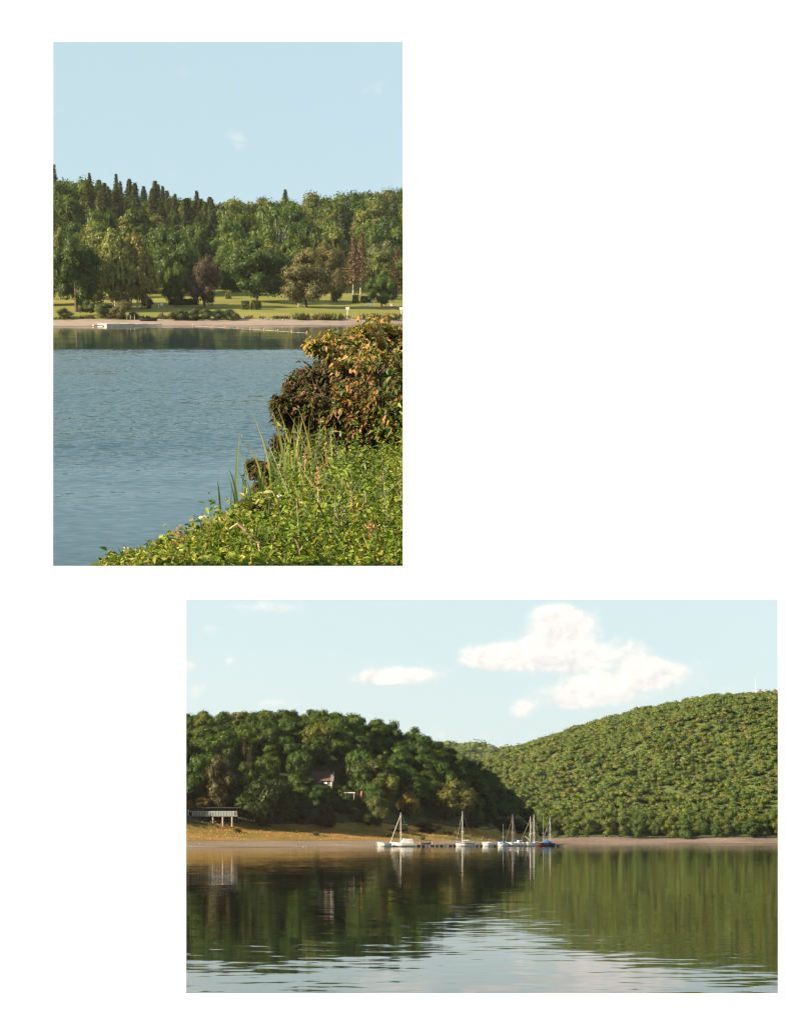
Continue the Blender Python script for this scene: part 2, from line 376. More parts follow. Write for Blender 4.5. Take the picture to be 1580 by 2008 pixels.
class MB:
    def __init__(s): s.v, s.f = [], []
    def add(s, vs, fs):
        n = len(s.v); s.v += [tuple(v) for v in vs]; s.f += [tuple(i + n for i in f) for f in fs]; return s
    def box(s, c, d, rz=0.0, taper=1.0):
        cx, cy, cz = c; hx, hy, hz = d[0] / 2, d[1] / 2, d[2] / 2; co, si = math.cos(rz), math.sin(rz)
        vs = []
        for z, k in ((-hz, 1), (hz, taper)):
            for x, y in ((-hx, -hy), (hx, -hy), (hx, hy), (-hx, hy)):
                x *= k; y *= k; vs.append((cx + x * co - y * si, cy + x * si + y * co, cz + z))
        return s.add(vs, [(3, 2, 1, 0), (4, 5, 6, 7), (0, 1, 5, 4), (1, 2, 6, 5), (2, 3, 7, 6), (3, 0, 4, 7)])
    def tube(s, pts, rad, n=6):
        pts = [Vector(p) for p in pts]
        if isinstance(rad, (int, float)): rad = [rad] * len(pts)
        vs, fs = [], []
        for i, p in enumerate(pts):
            d = (pts[min(i + 1, len(pts) - 1)] - pts[max(i - 1, 0)]).normalized()
            a = d.orthogonal().normalized() if abs(d.z) < .99 else Vector((1, 0, 0))
            a = (a - d * a.dot(d)).normalized(); b = d.cross(a)
            for k in range(n):
                t = 6.2832 * k / n; vs.append(p + (a * math.cos(t) + b * math.sin(t)) * rad[i])
        for i in range(len(pts) - 1):
            for k in range(n): fs.append((i * n + k, i * n + (k + 1) % n, (i + 1) * n + (k + 1) % n, (i + 1) * n + k))
        fs.append(tuple(range(n - 1, -1, -1))); fs.append(tuple(range((len(pts) - 1) * n, len(pts) * n)))
        return s.add(vs, fs)
    def ball(s, c, r, n=8, m=5, sq=(1, 1, 1)):
        vs, fs = [], []
        for j in range(m + 1):
            th = math.pi * j / m
            for k in range(n):
                ph = 6.2832 * k / n
                vs.append((c[0] + r * sq[0] * math.sin(th) * math.cos(ph), c[1] + r * sq[1] * math.sin(th) * math.sin(ph), c[2] + r * sq[2] * math.cos(th)))
        for j in range(m):
            for k in range(n): fs.append((j * n + k, (j + 1) * n + k, (j + 1) * n + (k + 1) % n, j * n + (k + 1) % n))
        return s.add(vs, fs)
    def prism(s, prof, axis_pts):
        """prof: closed (y,z) outline extruded between x0 and x1"""
        x0, x1 = axis_pts; n = len(prof)
        vs = [(x0, y, z) for y, z in prof] + [(x1, y, z) for y, z in prof]
        fs = [tuple(range(n - 1, -1, -1)), tuple(range(n, 2 * n))] + [(i, (i + 1) % n, n + (i + 1) % n, n + i) for i in range(n)]
        return s.add(vs, fs)
    def loft(s, rings):
        n = len(rings[0]); vs = [p for r in rings for p in r]; fs = []
        for i in range(len(rings) - 1):
            for k in range(n - 1): fs.append((i * n + k, i * n + k + 1, (i + 1) * n + k + 1, (i + 1) * n + k))
        return s.add(vs, fs)
    def build(s, name, mtl, parent=None, M=None, smooth=False):
        me = bpy.data.meshes.new(name); me.from_pydata(s.v, [], s.f); me.update()
        if smooth: me.polygons.foreach_set('use_smooth', np.ones(len(me.polygons), bool))
        return link(name, me, mtl, parent, M)
def empty(name, M):
    o = bpy.data.objects.new(name, None); COL.objects.link(o); o.matrix_world = M; o.empty_display_size = .2; return o
def TM(s, p, rz=0.0, sc=(1, 1, 1)):
    if isinstance(sc, (int, float)): sc = (sc, sc, sc)
    return (T1 if s == 1 else T2) @ Matrix.Translation(p) @ Matrix.Rotation(rz, 4, 'Z') @ Matrix.Diagonal((*sc, 1))

def nrm(v): return v / np.maximum(np.linalg.norm(v, axis=-1, keepdims=True), 1e-9)
def leaf_arrays(pos, nor, dirv, ln, wd, shape=0, fold=.25):
    """leaf blades: shape 0 = folded diamond (4 verts), 1 = longer outline (6 verts)"""
    nor = nrm(nor); dirv = nrm(dirv - nor * np.sum(dirv * nor, -1, keepdims=True)); sid = np.cross(nor, dirv)
    ln = np.asarray(ln).reshape(-1, 1); wd = np.asarray(wd).reshape(-1, 1); n = len(pos)
    if shape == 0:
        P0 = pos; P1 = pos + dirv * ln * .45 + sid * wd * .5 + nor * wd * fold; P2 = pos + dirv * ln; P3 = pos + dirv * ln * .45 - sid * wd * .5 + nor * wd * fold
        v = np.stack([P0, P1, P2, P3], 1).reshape(-1, 3); b = np.arange(n)[:, None] * 4
        f = np.concatenate([b + np.array([[0, 2, 1]]), b + np.array([[0, 3, 2]])], 0)
        return v, f, 4
    dr = nor * ln * -.12
    P = [pos, pos + dirv * ln * .3 + sid * wd * .48 + nor * wd * fold, pos + dirv * ln * .68 + sid * wd * .34 + nor * wd * fold * .6 + dr * .4, pos + dirv * ln + dr,
         pos + dirv * ln * .68 - sid * wd * .34 + nor * wd * fold * .6 + dr * .4, pos + dirv * ln * .3 - sid * wd * .48 + nor * wd * fold]
    v = np.stack(P, 1).reshape(-1, 3); b = np.arange(n)[:, None] * 6
    f = np.concatenate([b + np.array([q]) for q in ([0, 3, 2], [0, 2, 1], [0, 4, 3], [0, 5, 4])], 0)
    return v, f, 6
def rdir(R, n): return nrm(R.normal(size=(n, 3)))
ICO_V, ICO_F = None, None
LOW_V = nrm(np.array([(-1, 1.618, 0), (1, 1.618, 0), (-1, -1.618, 0), (1, -1.618, 0), (0, -1, 1.618), (0, 1, 1.618), (0, -1, -1.618), (0, 1, -1.618), (1.618, 0, -1), (1.618, 0, 1), (-1.618, 0, -1), (-1.618, 0, 1)], float))
LOW_F = np.array([(0, 11, 5), (0, 5, 1), (0, 1, 7), (0, 7, 10), (0, 10, 11), (1, 5, 9), (5, 11, 4), (11, 10, 2), (10, 7, 6), (7, 1, 8), (3, 9, 4), (3, 4, 2), (3, 2, 6), (3, 6, 8), (3, 8, 9), (4, 9, 5), (2, 4, 11), (6, 2, 10), (8, 6, 7), (9, 8, 1)])
def ico():
    global ICO_V, ICO_F
    if ICO_V is None:
        p = (1 + 5 ** .5) / 2
        v = [(-1, p, 0), (1, p, 0), (-1, -p, 0), (1, -p, 0), (0, -1, p), (0, 1, p), (0, -1, -p), (0, 1, -p), (p, 0, -1), (p, 0, 1), (-p, 0, -1), (-p, 0, 1)]
        f = [(0, 11, 5), (0, 5, 1), (0, 1, 7), (0, 7, 10), (0, 10, 11), (1, 5, 9), (5, 11, 4), (11, 10, 2), (10, 7, 6), (7, 1, 8), (3, 9, 4), (3, 4, 2), (3, 2, 6), (3, 6, 8), (3, 8, 9), (4, 9, 5), (2, 4, 11), (6, 2, 10), (8, 6, 7), (9, 8, 1)]
        v = [Vector(q).normalized() for q in v]; cache = {}; nf = []
        def mid(a, b):
            k = (min(a, b), max(a, b))
            if k not in cache: cache[k] = len(v); v.append(((v[a] + v[b]) / 2).normalized())
            return cache[k]
        for a, b, c in f:
            x, y, z = mid(a, b), mid(b, c), mid(c, a); nf += [(a, x, z), (b, y, x), (c, z, y), (x, y, z)]
        ICO_V = np.array([tuple(q) for q in v]); ICO_F = np.array(nf)
    return ICO_V, ICO_F
class LB:                                                   # leaf builder: collects foliage arrays into one mesh
    def __init__(s): s.v, s.f, s.c, s.n = [], [], [], 0
    def leaves(s, pos, nor, dirv, ln, wd, col, shape=0, fold=.25):
        v, f, k = leaf_arrays(pos, nor, dirv, ln, wd, shape, fold)
        s.v.append(v); s.f.append(f + s.n); s.c.append(np.repeat(col, k, 0)); s.n += len(v)
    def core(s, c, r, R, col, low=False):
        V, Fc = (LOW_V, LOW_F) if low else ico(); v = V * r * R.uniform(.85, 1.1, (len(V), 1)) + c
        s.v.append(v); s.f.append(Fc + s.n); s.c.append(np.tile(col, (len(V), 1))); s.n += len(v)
    def raw(s, v, f, col):
        s.v.append(v); s.f.append(f + s.n); s.c.append(np.tile(col, (len(v), 1))); s.n += len(v)
    def mesh(s, name):
        return np_mesh(name, np.concatenate(s.v), [np.concatenate(s.f)], False, np.concatenate(s.c))
def tints(R, n, lo=.72, hi=1.3, warm=.12):
    b = R.uniform(lo, hi, (n, 1)); w = R.uniform(-warm, warm, (n, 1))
    return np.concatenate([b * (1 + w), b, b * (1 - w * 1.3)], 1)

# ------------------------------------------------------------------ tree meshes, one unit high
def puffs_crown(seed, npuff, nleaf, rad=.40, z0=.16, leaf=.05, prad=(.26, .40), shape='round', core=.8):
    R = np.random.RandomState(seed); lb = LB()
    zc, hz = (1 + z0) / 2, (1 - z0) / 2
    cs, rs = [], []
    for i in range(npuff):
        d = rdir(R, 1)[0]; k = R.uniform(.45, .80)
        if i < 3: k *= .4
        w = rad
        if shape == 'cone': w = rad * (1.12 - .75 * ((d[2] * k + 1) / 2))
        if shape == 'top': w = rad * (.72 + .4 * ((d[2] * k + 1) / 2))
        c = np.array([d[0] * w * k, d[1] * w * k, zc + d[2] * hz * k]); r = rad * R.uniform(*prad)
        if shape == 'cone': r *= 1.15 - .5 * (c[2] - z0)
        c[2] = min(c[2], 1 - r * .75); cs.append(c); rs.append(r)
    cs, rs = np.array(cs), np.array(rs)
    per = (rs ** 2 / np.sum(rs ** 2) * nleaf).astype(int)
    for c, r, n in zip(cs, rs, per):
        d = rdir(R, n * 2); out = nrm(c - np.array([0, 0, zc - .1]) + 1e-6)
        keep = (d @ out + R.uniform(-.2, 1.0, n * 2)) > -.15
        d = d[keep][:n]
        # leaves sit in small sprays so that light and dark clumps form inside one bough
        rr = r * R.uniform(.80, 1.24, (len(d), 1)) * (1 + .10 * np.sin(d @ R.normal(size=3) * 7 + R.uniform(0, 6))[:, None])
        p = c + d * rr * np.array([1, 1, .86])
        inside = np.zeros(len(p), bool)
        for c2, r2 in zip(cs, rs): inside |= (np.sum(((p - c2) / np.array([1, 1, .86])) ** 2, 1) < (r2 * .8) ** 2)
        p, d = p[~inside], d[~inside]
        if len(p) == 0: continue
        m = len(p); nor = nrm(d + R.normal(size=(m, 3)) * .42 + np.array([0, 0, .15])); dv = rdir(R, m) + np.array([0, 0, -.5])
        s = leaf * R.uniform(.6, 1.35, m)
        lb.leaves(p - nrm(dv) * s[:, None] * .5, nor, dv, s, s * .8, tints(R, m), 0, .18)
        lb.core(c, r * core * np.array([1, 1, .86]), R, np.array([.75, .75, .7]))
    return lb
def spruce_crown(seed, nwh=24, rad=.17, z0=.06, sparse=1.0, droop=.35, leafw=.5):
    R = np.random.RandomState(seed); lb = LB(); pos, nor, dv, ln, wd = [], [], [], [], []
    for i in range(nwh):
        z = z0 + (1 - z0) * (i / nwh) ** .92; rr = rad * R.uniform(.72, 1.15) * (1 - (z - z0) / (1 - z0)) ** 1.1 + .005
        for k in range(int(9 * sparse) + 2):
            a = R.uniform(0, 6.283); L = rr * R.uniform(.65, 1.15)
            for q in range(4):
                t = (q + .5 + R.uniform(-.3, .3)) / 4
                pos.append((math.cos(a) * L * t, math.sin(a) * L * t, z - droop * L * t ** 1.5 + .02 * t)); o = np.array([math.cos(a), math.sin(a), .9])
                nor.append(o + R.normal(size=3) * .45); dv.append((math.cos(a) + R.normal() * .5, math.sin(a) + R.normal() * .5, -.5)); q_ = .5 + .6 * rr / rad; ln.append(.04 * q_ * R.uniform(.7, 1.5)); wd.append(.045 * q_ * leafw * R.uniform(.7, 1.4))
    pos = np.array(pos); m = len(pos)
    lb.leaves(pos, np.array(nor), np.array(dv), np.array(ln), np.array(wd), tints(R, m, .6, 1.25), 0, .2)
    if sparse >= 1:
        for i in range(6):
            z = z0 + .03 + (1 - z0) * i / 8; r = rad * (1 - (z - z0) / (1 - z0)) * .5
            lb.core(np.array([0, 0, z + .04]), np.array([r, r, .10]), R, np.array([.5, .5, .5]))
    return lb
def birch_crown(seed, n=330, rad=.29, z0=.06, leaf=.024):
    lb = puffs_crown(seed, 24, 4200, rad * .96, z0 + .03, .026, (.26, .40), 'cone', .8)
    R = np.random.RandomState(seed + 1); zc = .56
    for i in range(n):
        d = rdir(R, 1)[0]; d[2] = abs(d[2]) * .9 - .25
        w = rad * (1.05 - .45 * max(0, d[2])) * R.uniform(.75, 1.12)
        top = np.array([d[0] * w, d[1] * w, zc + d[2] * .46]); L = R.uniform(.04, .15) * (1.1 - .6 * (top[2] - z0)); L = min(L, max(.03, top[2] - z0 * .6)); m = 13
        t = np.linspace(0, 1, m)[:, None]; p = top + np.array([d[0] * .03, d[1] * .03, -L]) * t + R.normal(size=(m, 3)) * .008
        nor = np.tile(np.array([d[0], d[1], .25]), (m, 1)) + R.normal(size=(m, 3)) * .4
        lb.leaves(p, nor, np.tile(np.array([0, 0, -1.]), (m, 1)) + R.normal(size=(m, 3)) * .3, leaf * R.uniform(.8, 1.5, m), leaf * R.uniform(.6, 1., m), tints(R, m), 0, .2)
    return lb
def trunk_mesh(seed, z1_, r=.022, limbs=5, spread=.25, lean=0.0):
    R = random.Random(seed); mb = MB(); k = lean
    mb.tube([(0, 0, -.03), (k * .1, 0, .03), (k * .5, .004, z1_ * .5), (k, 0, z1_)], [r * 1.5, r * 1.05, r * .85, r * .45], 7)
    for i in range(limbs):
        a = R.uniform(0, 6.283); z = z1_ * R.uniform(.42, .8); L = spread * R.uniform(.6, 1.1)
        mb.tube([(k * z / z1_, 0, z), (k + math.cos(a) * L * .5, math.sin(a) * L * .5, z + L * .5), (k + math.cos(a) * L, math.sin(a) * L, z + L * 1.05)], [r * .5, r * .34, r * .12], 5)
    me = bpy.data.meshes.new('trunk'); me.from_pydata(mb.v, [], mb.f); me.update()
    me.polygons.foreach_set('use_smooth', np.ones(len(me.polygons), bool))
    return me
def unit(lb, rad=None, z0=None):
    V = np.concatenate(lb.v); kz = 1 / np.percentile(V[:, 2], 99.8); kr = 1.0
    if rad: kr = rad / np.percentile(np.hypot(V[:, 0], V[:, 1]), 98)
    lb.v = [v * np.array([kr, kr, kz]) for v in lb.v]
    if z0 is not None:
        zm = np.percentile(np.concatenate(lb.v)[:, 2], .5)
        for v in lb.v: v[:, 2] = z0 + (v[:, 2] - zm) * (1 - z0) / (1 - zm)
    return lb
def finish(lb, name, mtl=None):
    me = lb.mesh(name); me.materials.append(mtl or LEAF); return me
def merge_tree(lb, seed, tz, name, tr=.02, spread=.2):
    """far tree: crown and trunk in one mesh, two materials"""
    tm = trunk_mesh(seed, tz, tr, 4, spread)
    tv = np.array([tuple(v.co) for v in tm.vertices]); tf = []
    for p in tm.polygons:
        v = list(p.vertices)
        for i in range(1, len(v) - 1): tf.append((v[0], v[i], v[i + 1]))
    nl = sum(len(f) for f in lb.f); lb.raw(tv, np.array(tf), np.array([1., 1, 1]))
    V = np.concatenate(lb.v); Fc = np.concatenate(lb.f); mi = np.zeros(len(Fc)); mi[nl:] = 1
    me = np_mesh(name, V, [Fc], False, np.concatenate(lb.c), mi)
    me.materials.append(LEAF); me.materials.append(BARK); bpy.data.meshes.remove(tm)
    return me
N_HILL = 3600
HILLB = [merge_tree(unit(puffs_crown(100 + i, 16 + 2 * (i % 4), N_HILL, .41 + .02 * (i % 3), .04, .040, shape=('round', 'round', 'top', 'cone')[i % 4]), .46, .04), i, .6, 'broadleaf') for i in range(8)]
HILLS = [merge_tree(spruce_crown(200 + i, 58, .20 + .03 * i, .05), i, .9, 'spruce', .012, .03) for i in range(3)]
HILLP = [merge_tree(puffs_crown(230 + i, 9, 700, .22, .60, .05, (.34, .5), 'top', .7), i, .85, 'pine', .014, .12) for i in range(3)]
PARKB = [finish(unit(puffs_crown(300 + i, 30 + 4 * (i % 3), 7000, .47, .07, .027, (.19, .31), ('round', 'cone', 'round', 'top')[i]), .5, .09), 'crown') for i in range(4)]
BIRCH = [finish(unit(birch_crown(340 + i), .5, .05), 'crown') for i in range(3)]
LARCH = finish(unit(spruce_crown(360, 40, .21, .22, .95, .1, .4), .46), 'crown')
TRUNKS = [trunk_mesh(400 + i, .62, .024, 7, .26, (.0, .03, -.02)[i]) for i in range(3)]
SLIM = [trunk_mesh(410 + i, .85, .013, 5, .12) for i in range(2)]
for m in TRUNKS: m.materials.append(BARK)
for m in SLIM: m.materials.append(PALEBARK)
BUSH = [finish(unit(puffs_crown(500 + i, 14, 2400, .5, .0, .055, (.3, .46)), .5), 'foliage') for i in range(3)]
def shade(c, R, v=.14):
    k = R.uniform(1 - v, 1 + v); w = R.uniform(-.08, .08)
    return (c[0] * k * (1 + w), c[1] * k, c[2] * k * (1 - w), 1)

def tree(name, s, p, h, w, crown, trunk, col, label, group=None, rz=0.0, bark=None, cat='tree'):
    """h height and w width in metres, p the foot"""
    o = empty(name, TM(s, p, rz)); tag(o, label, cat, group)
    k = w
    c = link('crown', crown, None, o); c.scale = (k, k, h); c.color = (*col, 1)
    t = link('trunk', trunk, None, o); t.scale = (h, h, h)
    return o

# ------------------------------------------------------------------ white page with two openings, built as a wall between the viewer and the lakes
def build_page_wall():
    Yw, th = 4.0, .012
    xs = [-540, 104, 365, 790, 1525, 2800]; ys = [-420, 81, 1110, 1176, 1949, 4600]
    hole = {(1, 1), (2, 1), (2, 3), (3, 3)}
    def pt(i, j, back):
        p = at(2, xs[i], ys[j], Yw); return [p.x, Yw + (th if back else 0), p.z]
    v, f = [], []; idx = {}
    for i in range(6):
        for j in range(6):
            idx[(i, j, 0)] = len(v); v.append(pt(i, j, False))
    for i in range(5):
        for j in range(5):
            if (i, j) in hole: continue
            f.append((idx[(i, j, 0)], idx[(i, j + 1, 0)], idx[(i + 1, j + 1, 0)], idx[(i + 1, j, 0)]))
    mb = MB(); mb.add(v, f)
    # bevelled back edges of the openings, cut outwards behind the face
    for (x0, x1, y0, y1) in ((104, 790, 81, 1110), (365, 1525, 1176, 1949)):
        a = [at(2, x, y, Yw) for x, y in ((x0, y0), (x1, y0), (x1, y1), (x0, y1))]
        c = sum(a, Vector()) / 4
        b = [p + Vector((math.copysign(th, p.x - c.x), th, math.copysign(th, p.z - c.z))) for p in a]
        mb.add(a + b, [(i, (i + 1) % 4, 4 + (i + 1) % 4, 4 + i) for i in range(4)])
    o = mb.build('page_wall', WHITE)
    tag(o, 'white page built as a wall with two rectangular openings that look out onto the lakes', 'wall')
build_page_wall()

# ------------------------------------------------------------------ ground, beaches, hills and water
def sheet(name, s, zf, x0, x1, nx, tfun, ts, mtl, dz=0.0, smooth=True):
    xs = np.linspace(x0, x1, nx); X = np.repeat(xs[None, :], len(ts), 0)
    Tt = np.array(ts)[:, None] if np.ndim(ts[0]) == 0 else np.array(ts)
    Y = tfun(X) + Tt; Z = zf(X, Y) + dz
    v = np.stack([X, Y, Z], -1).reshape(-1, 3); n, m = X.shape
    i = np.arange(n - 1)[:, None] * m + np.arange(m - 1)[None, :]
    f = np.stack([i, i + 1, i + m + 1, i + m], -1).reshape(-1, 4)
    me = np_mesh(name, v, [f], smooth)
    o = link(name, me, mtl, None, T1 if s == 1 else T2); tag(o, kind='structure'); return o
def rows(fa, fb, n, x0, x1, nx):
    xs = np.linspace(x0, x1, nx); a, b = fa(xs), fb(xs)
    return [a + (b - a) * k / (n - 1) for k in range(n)]
X1a, X1b = -150, 130
edge1 = lambda x: 14.5 + 1.0 * wob(x, 0 * x, 17)
sheet('beach', 1, z1, X1a, X1b, 281, ys1, rows(lambda x: 0 * x - 12, edge1, 16, X1a, X1b, 281), BEACH1)
sheet('lawn', 1, z1, X1a, X1b, 201, ys1, rows(lambda x: edge1(x) - .6, lambda x: 0 * x + 140, 50, X1a, X1b, 201), LAWN, .05)
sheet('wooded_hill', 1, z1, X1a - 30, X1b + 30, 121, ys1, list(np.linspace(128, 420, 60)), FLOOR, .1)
# glade on the slope behind the oaks
def lake(name, s, mtl, x0, x1, y0, y1):
    mb = MB(); mb.add([(x0, y0, 0), (x1, y0, 0), (x1, y1, 0), (x0, y1, 0)], [(0, 1, 2, 3)])
    o = mb.build(name, mtl, None, T1 if s == 1 else T2); tag(o, kind='structure'); return o
_e = at(1, CX, 1139, 1.0); lake('lake_water', 1, WATER1, -120, 120, EYE1 / (EYE1 - _e.z), 400)
lake('lake_water', 2, WATER2, -300, 600, -30, 900)
X2a, X2b = -90, 127
edgeB = lambda x: (27 + 2.2 * wob(x, 0 * x, 22)) * wide(x)
edgeM = lambda x: (64 + 3 * wob(x, 0 * x, 19)) * wide(x)
sheet('beach', 2, zL, X2a, X2b, 218, ysL, rows(lambda x: 0 * x - 10, edgeB, 20, X2a, X2b, 218), BEACH2)
sheet('meadow', 2, zL, X2a, X2b, 218, ysL, rows(lambda x: edgeB(x) - .8, edgeM, 20, X2a, X2b, 218), MEADOW, .05)
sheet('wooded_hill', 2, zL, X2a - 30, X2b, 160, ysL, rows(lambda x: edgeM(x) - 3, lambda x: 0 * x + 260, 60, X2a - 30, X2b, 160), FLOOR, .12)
yr = lambda x: 0 * x + YR
edgeR = lambda x: 14.5 + 1.5 * wob(x, 0 * x, 35)
sheet('rocky_beach', 2, zR, 20, 420, 300, yr, rows(lambda x: 0 * x - 12, edgeR, 14, 20, 420, 300), BEACHR)
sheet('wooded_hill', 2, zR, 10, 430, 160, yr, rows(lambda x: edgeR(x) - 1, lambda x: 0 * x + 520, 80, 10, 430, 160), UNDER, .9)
def zF(x, y): return np.interp(x, [50, 215, 260, 320, 420], [101, 100, 95, 92, 82]) * np.sin(np.clip((np.asarray(y, float) - 1350) / 500, 0, 1) * math.pi / 2) + 3 * wob(x, y, 140)
sheet('distant_hill', 2, zF, 40, 480, 60, lambda x: 0 * x + 1350, list(np.linspace(0, 620, 30)), FLOOR)

# ------------------------------------------------------------------ upper lake: woods on the far hillside
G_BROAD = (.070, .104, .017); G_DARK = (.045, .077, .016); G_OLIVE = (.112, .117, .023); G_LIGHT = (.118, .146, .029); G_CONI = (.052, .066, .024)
R = np.random.RandomState(11)
def hill_forest_1():
    n = 0
    for r, t in enumerate(np.concatenate([[98, 109], np.arange(122, 345, 15.5)])):
        xs = np.arange(-140, 128, 9.6) + R.uniform(-1, 1)
        for x in xs:
            x = x + R.uniform(-2.6, 2.6); y = float(ys1(x)) + t + R.uniform(-5, 5); z = float(z1(x, y))
            px, py = px_of(1, x, y, z + 8)
            if not (-40 < px < 980): continue
            if 385 < px < 432 and t < 200 and py > 470: continue
            if 175 < px < 430 and t > 176: continue
            if t < 115 and (660 < px < 735 or 395 < px < 440 or px > 770): continue                     # the glade
            coni = (180 < px < 440 and t > 215 and R.rand() < .92) or (px < 180 and t > 290 and R.rand() < .5) or R.rand() < .04
            pine = t > 285 and (330 < px < 450 or R.rand() < .12)
            if pine:
                me, h, w, col, nm, lab = HILLP[R.randint(3)], R.uniform(13, 17), R.uniform(13, 17), G_CONI, 'pine_tree', 'tall pine with bare trunk on the park hill crest'
            elif coni:
                me, h, w, col, nm, lab = HILLS[R.randint(3)], R.uniform(13, 21), R.uniform(24, 38), G_CONI, 'spruce_tree', 'pointed dark spruce in the wood on the hill above the park'
            else:
                me, h = HILLB[R.randint(8)], R.uniform(11.5, 17.0) * (.8 if t < 115 else 1); w = h * R.uniform(.8, 1.1)
                q = R.rand(); col = G_BROAD if q < .5 else (G_DARK if q < .74 else (G_OLIVE if q < .9 else G_LIGHT))
                nm, lab = 'broadleaf_tree', 'rounded green broadleaf tree in the wood on the hill above the park'
            band = 'at the foot of' if t < 122 else ('low on' if t < 180 else ('half way up' if t < 255 else 'along the crest of')); side = 'birches' if px < 310 else ('purple maple' if px < 450 else ('oak' if px < 560 else ('conical tree' if px < 650 else ('brown larches' if px < 730 else 'round maple'))))
            if nm == 'broadleaf_tree': lab = {G_BROAD: 'mid green', G_DARK: 'dark green', G_OLIVE: 'olive', G_LIGHT: 'light green'}[col] + ' broadleaf tree %s the park hill, behind the %s' % (band, side)
            elif nm == 'spruce_tree': lab = ('narrow ' if w < 31 else 'wide ') + 'pointed dark spruce %s the park hill, behind the %s' % (band, side)
            else: lab = 'tall pine with bare trunk on the park hill crest, behind the %s' % side
            o = link(nm, me, None, None, TM(1, (x, y, z - .3), R.uniform(0, 6.28), (w, w, h))); o.color = shade(col, R, .3)
            n += 0; tag(o, lab, 'tree', {'pine_tree': 'pines on the hill above the park', 'spruce_tree': 'spruces on the hill above the park', 'broadleaf_tree': 'broadleaf trees on the hill above the park'}[nm]); n += 1
    return n
def conifers_1():
    for r, t in enumerate(np.arange(178, 345, 14.0)):
        for x in np.arange(-82, -6, 4.4):
            x = x + R.uniform(-1.6, 1.6); y = float(ys1(x)) + t + R.uniform(-4, 4); z = float(z1(x, y)); px, py = px_of(1, x, y, z + 8)
            if not (175 < px < 432): continue
            pine = t > 285 and px > 330; h = R.uniform(11, 19) if not pine else R.uniform(13, 16); w = R.uniform(20, 40) if not pine else R.uniform(12, 17)
            if R.rand() < .22:
                me, nm, col, h = HILLB[R.randint(8)], 'broadleaf_tree', G_OLIVE if R.rand() < .5 else G_BROAD, R.uniform(9, 12); w = h
            else: me, nm, col = (HILLP if pine else HILLS)[R.randint(3)], ('pine_tree' if pine else 'spruce_tree'), ((.060, .082, .024), (.048, .068, .021), (.078, .092, .026))[R.randint(3)]
            side = 'birches' if px < 310 else 'purple maple'; band = 'high on' if t < 270 else 'along the crest of'
            o = link(nm, me, None, None, Matrix(TM(1, (x, y, z - .3), R.uniform(0, 6.28), (w, w, h))) @ Matrix.Rotation(R.normal() * .03, 4, 'X')); o.color = shade(col, R, .28)
            lab = {'pine_tree': 'tall pine with bare trunk %s the park hill, behind the %s', 'spruce_tree': ('short' if h < 13.5 else ('tall' if h > 16.5 else 'medium')) + (' slender' if w < 30 else ' wide') + ' dark spruce %s the park hill, behind the %s', 'broadleaf_tree': 'leafy tree among spruces %s the park hill, behind the %s'}[nm] % (band, side)
            tag(o, lab, 'tree', {'pine_tree': 'pines on the hill above the park', 'spruce_tree': 'spruces on the hill above the park', 'broadleaf_tree': 'broadleaf trees on the hill above the park'}[nm])
n1 = hill_forest_1(); conifers_1()

# ------------------------------------------------------------------ upper lake: park trees on the lawn
def park(name, px, base, top, wpx, crown, trunk, col, label, rz=0.0, push=0.0):
    p = g1(px, base)
    if push: p = Vector((p.x * (1 + push / p.y), p.y + push, 0)); p.z = float(z1(p.x, p.y))
    sc = p.y / F / CB * 1.0
    h = (px_of(1, p.x, p.y, p.z)[1] - top) * sc / (CB + .0); h = h * CB * 1.0
    lo, hi = 1.0, 40.0
    for _ in range(30):
        mid = (lo + hi) / 2
        if px_of(1, p.x, p.y, p.z + mid)[1] > top: lo = mid
        else: hi = mid
    return tree(name, 1, p, lo, wpx * sc, crown, trunk, col, label, None, rz)
park('birch_tree', 118, 600, 446, 76, BIRCH[0], SLIM[0], (.135, .155, .045), 'light green birch at the far left edge of the park', .5, 25)
park('broadleaf_tree', 150, 612, 458, 92, PARKB[3], TRUNKS[0], G_DARK, 'dark green tree with bare trunk left of the weeping birches', 1.0)
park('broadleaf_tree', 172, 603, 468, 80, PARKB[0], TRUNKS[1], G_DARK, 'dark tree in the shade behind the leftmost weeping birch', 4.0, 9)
park('birch_tree', 190, 606, 441, 104, BIRCH[1], SLIM[1], (.155, .175, .05), 'tallest weeping birch, leftmost of the three on the lawn', 2.0, 6)
park('birch_tree', 226, 607, 449, 96, BIRCH[2], SLIM[0], (.165, .185, .052), 'weeping birch in the middle of the three on the lawn', 3.6)
park('birch_tree', 270, 606, 459, 80, BIRCH[0], SLIM[1], (.18, .165, .05), 'yellowing weeping birch, rightmost of the three on the lawn', 4.4)
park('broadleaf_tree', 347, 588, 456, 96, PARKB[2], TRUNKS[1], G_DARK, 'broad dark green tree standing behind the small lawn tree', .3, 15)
park('lawn_tree', 345, 601, 514, 50, PARKB[0], TRUNKS[0], G_BROAD, 'small round green tree left of the purple maple', 1.7)
park('maple_tree', 401, 604, 499, 66, PARKB[0], TRUNKS[2], (.080, .062, .040), 'dark purple-leaved maple on the lawn', 2.2)
park('oak_tree', 503, 592, 465, 126, PARKB[2], TRUNKS[0], (.050, .082, .018), 'broad spreading deep green oak in the middle of the lawn', 4.0)
park('chestnut_tree', 600, 603, 486, 90, PARKB[1], TRUNKS[2], (.125, .115, .045), 'dense olive brown conical tree with dark leaning trunk', .9)
park('lawn_tree', 660, 592, 526, 40, BIRCH[2], TRUNKS[1], (.13, .115, .038), 'small olive tree between the conical tree and brown larch', 1.1)
park('larch_tree', 692, 585, 462, 58, LARCH, SLIM[1], (.15, .10, .05), 'brown thinly leaved larch with bare lower trunk', 0, 4)
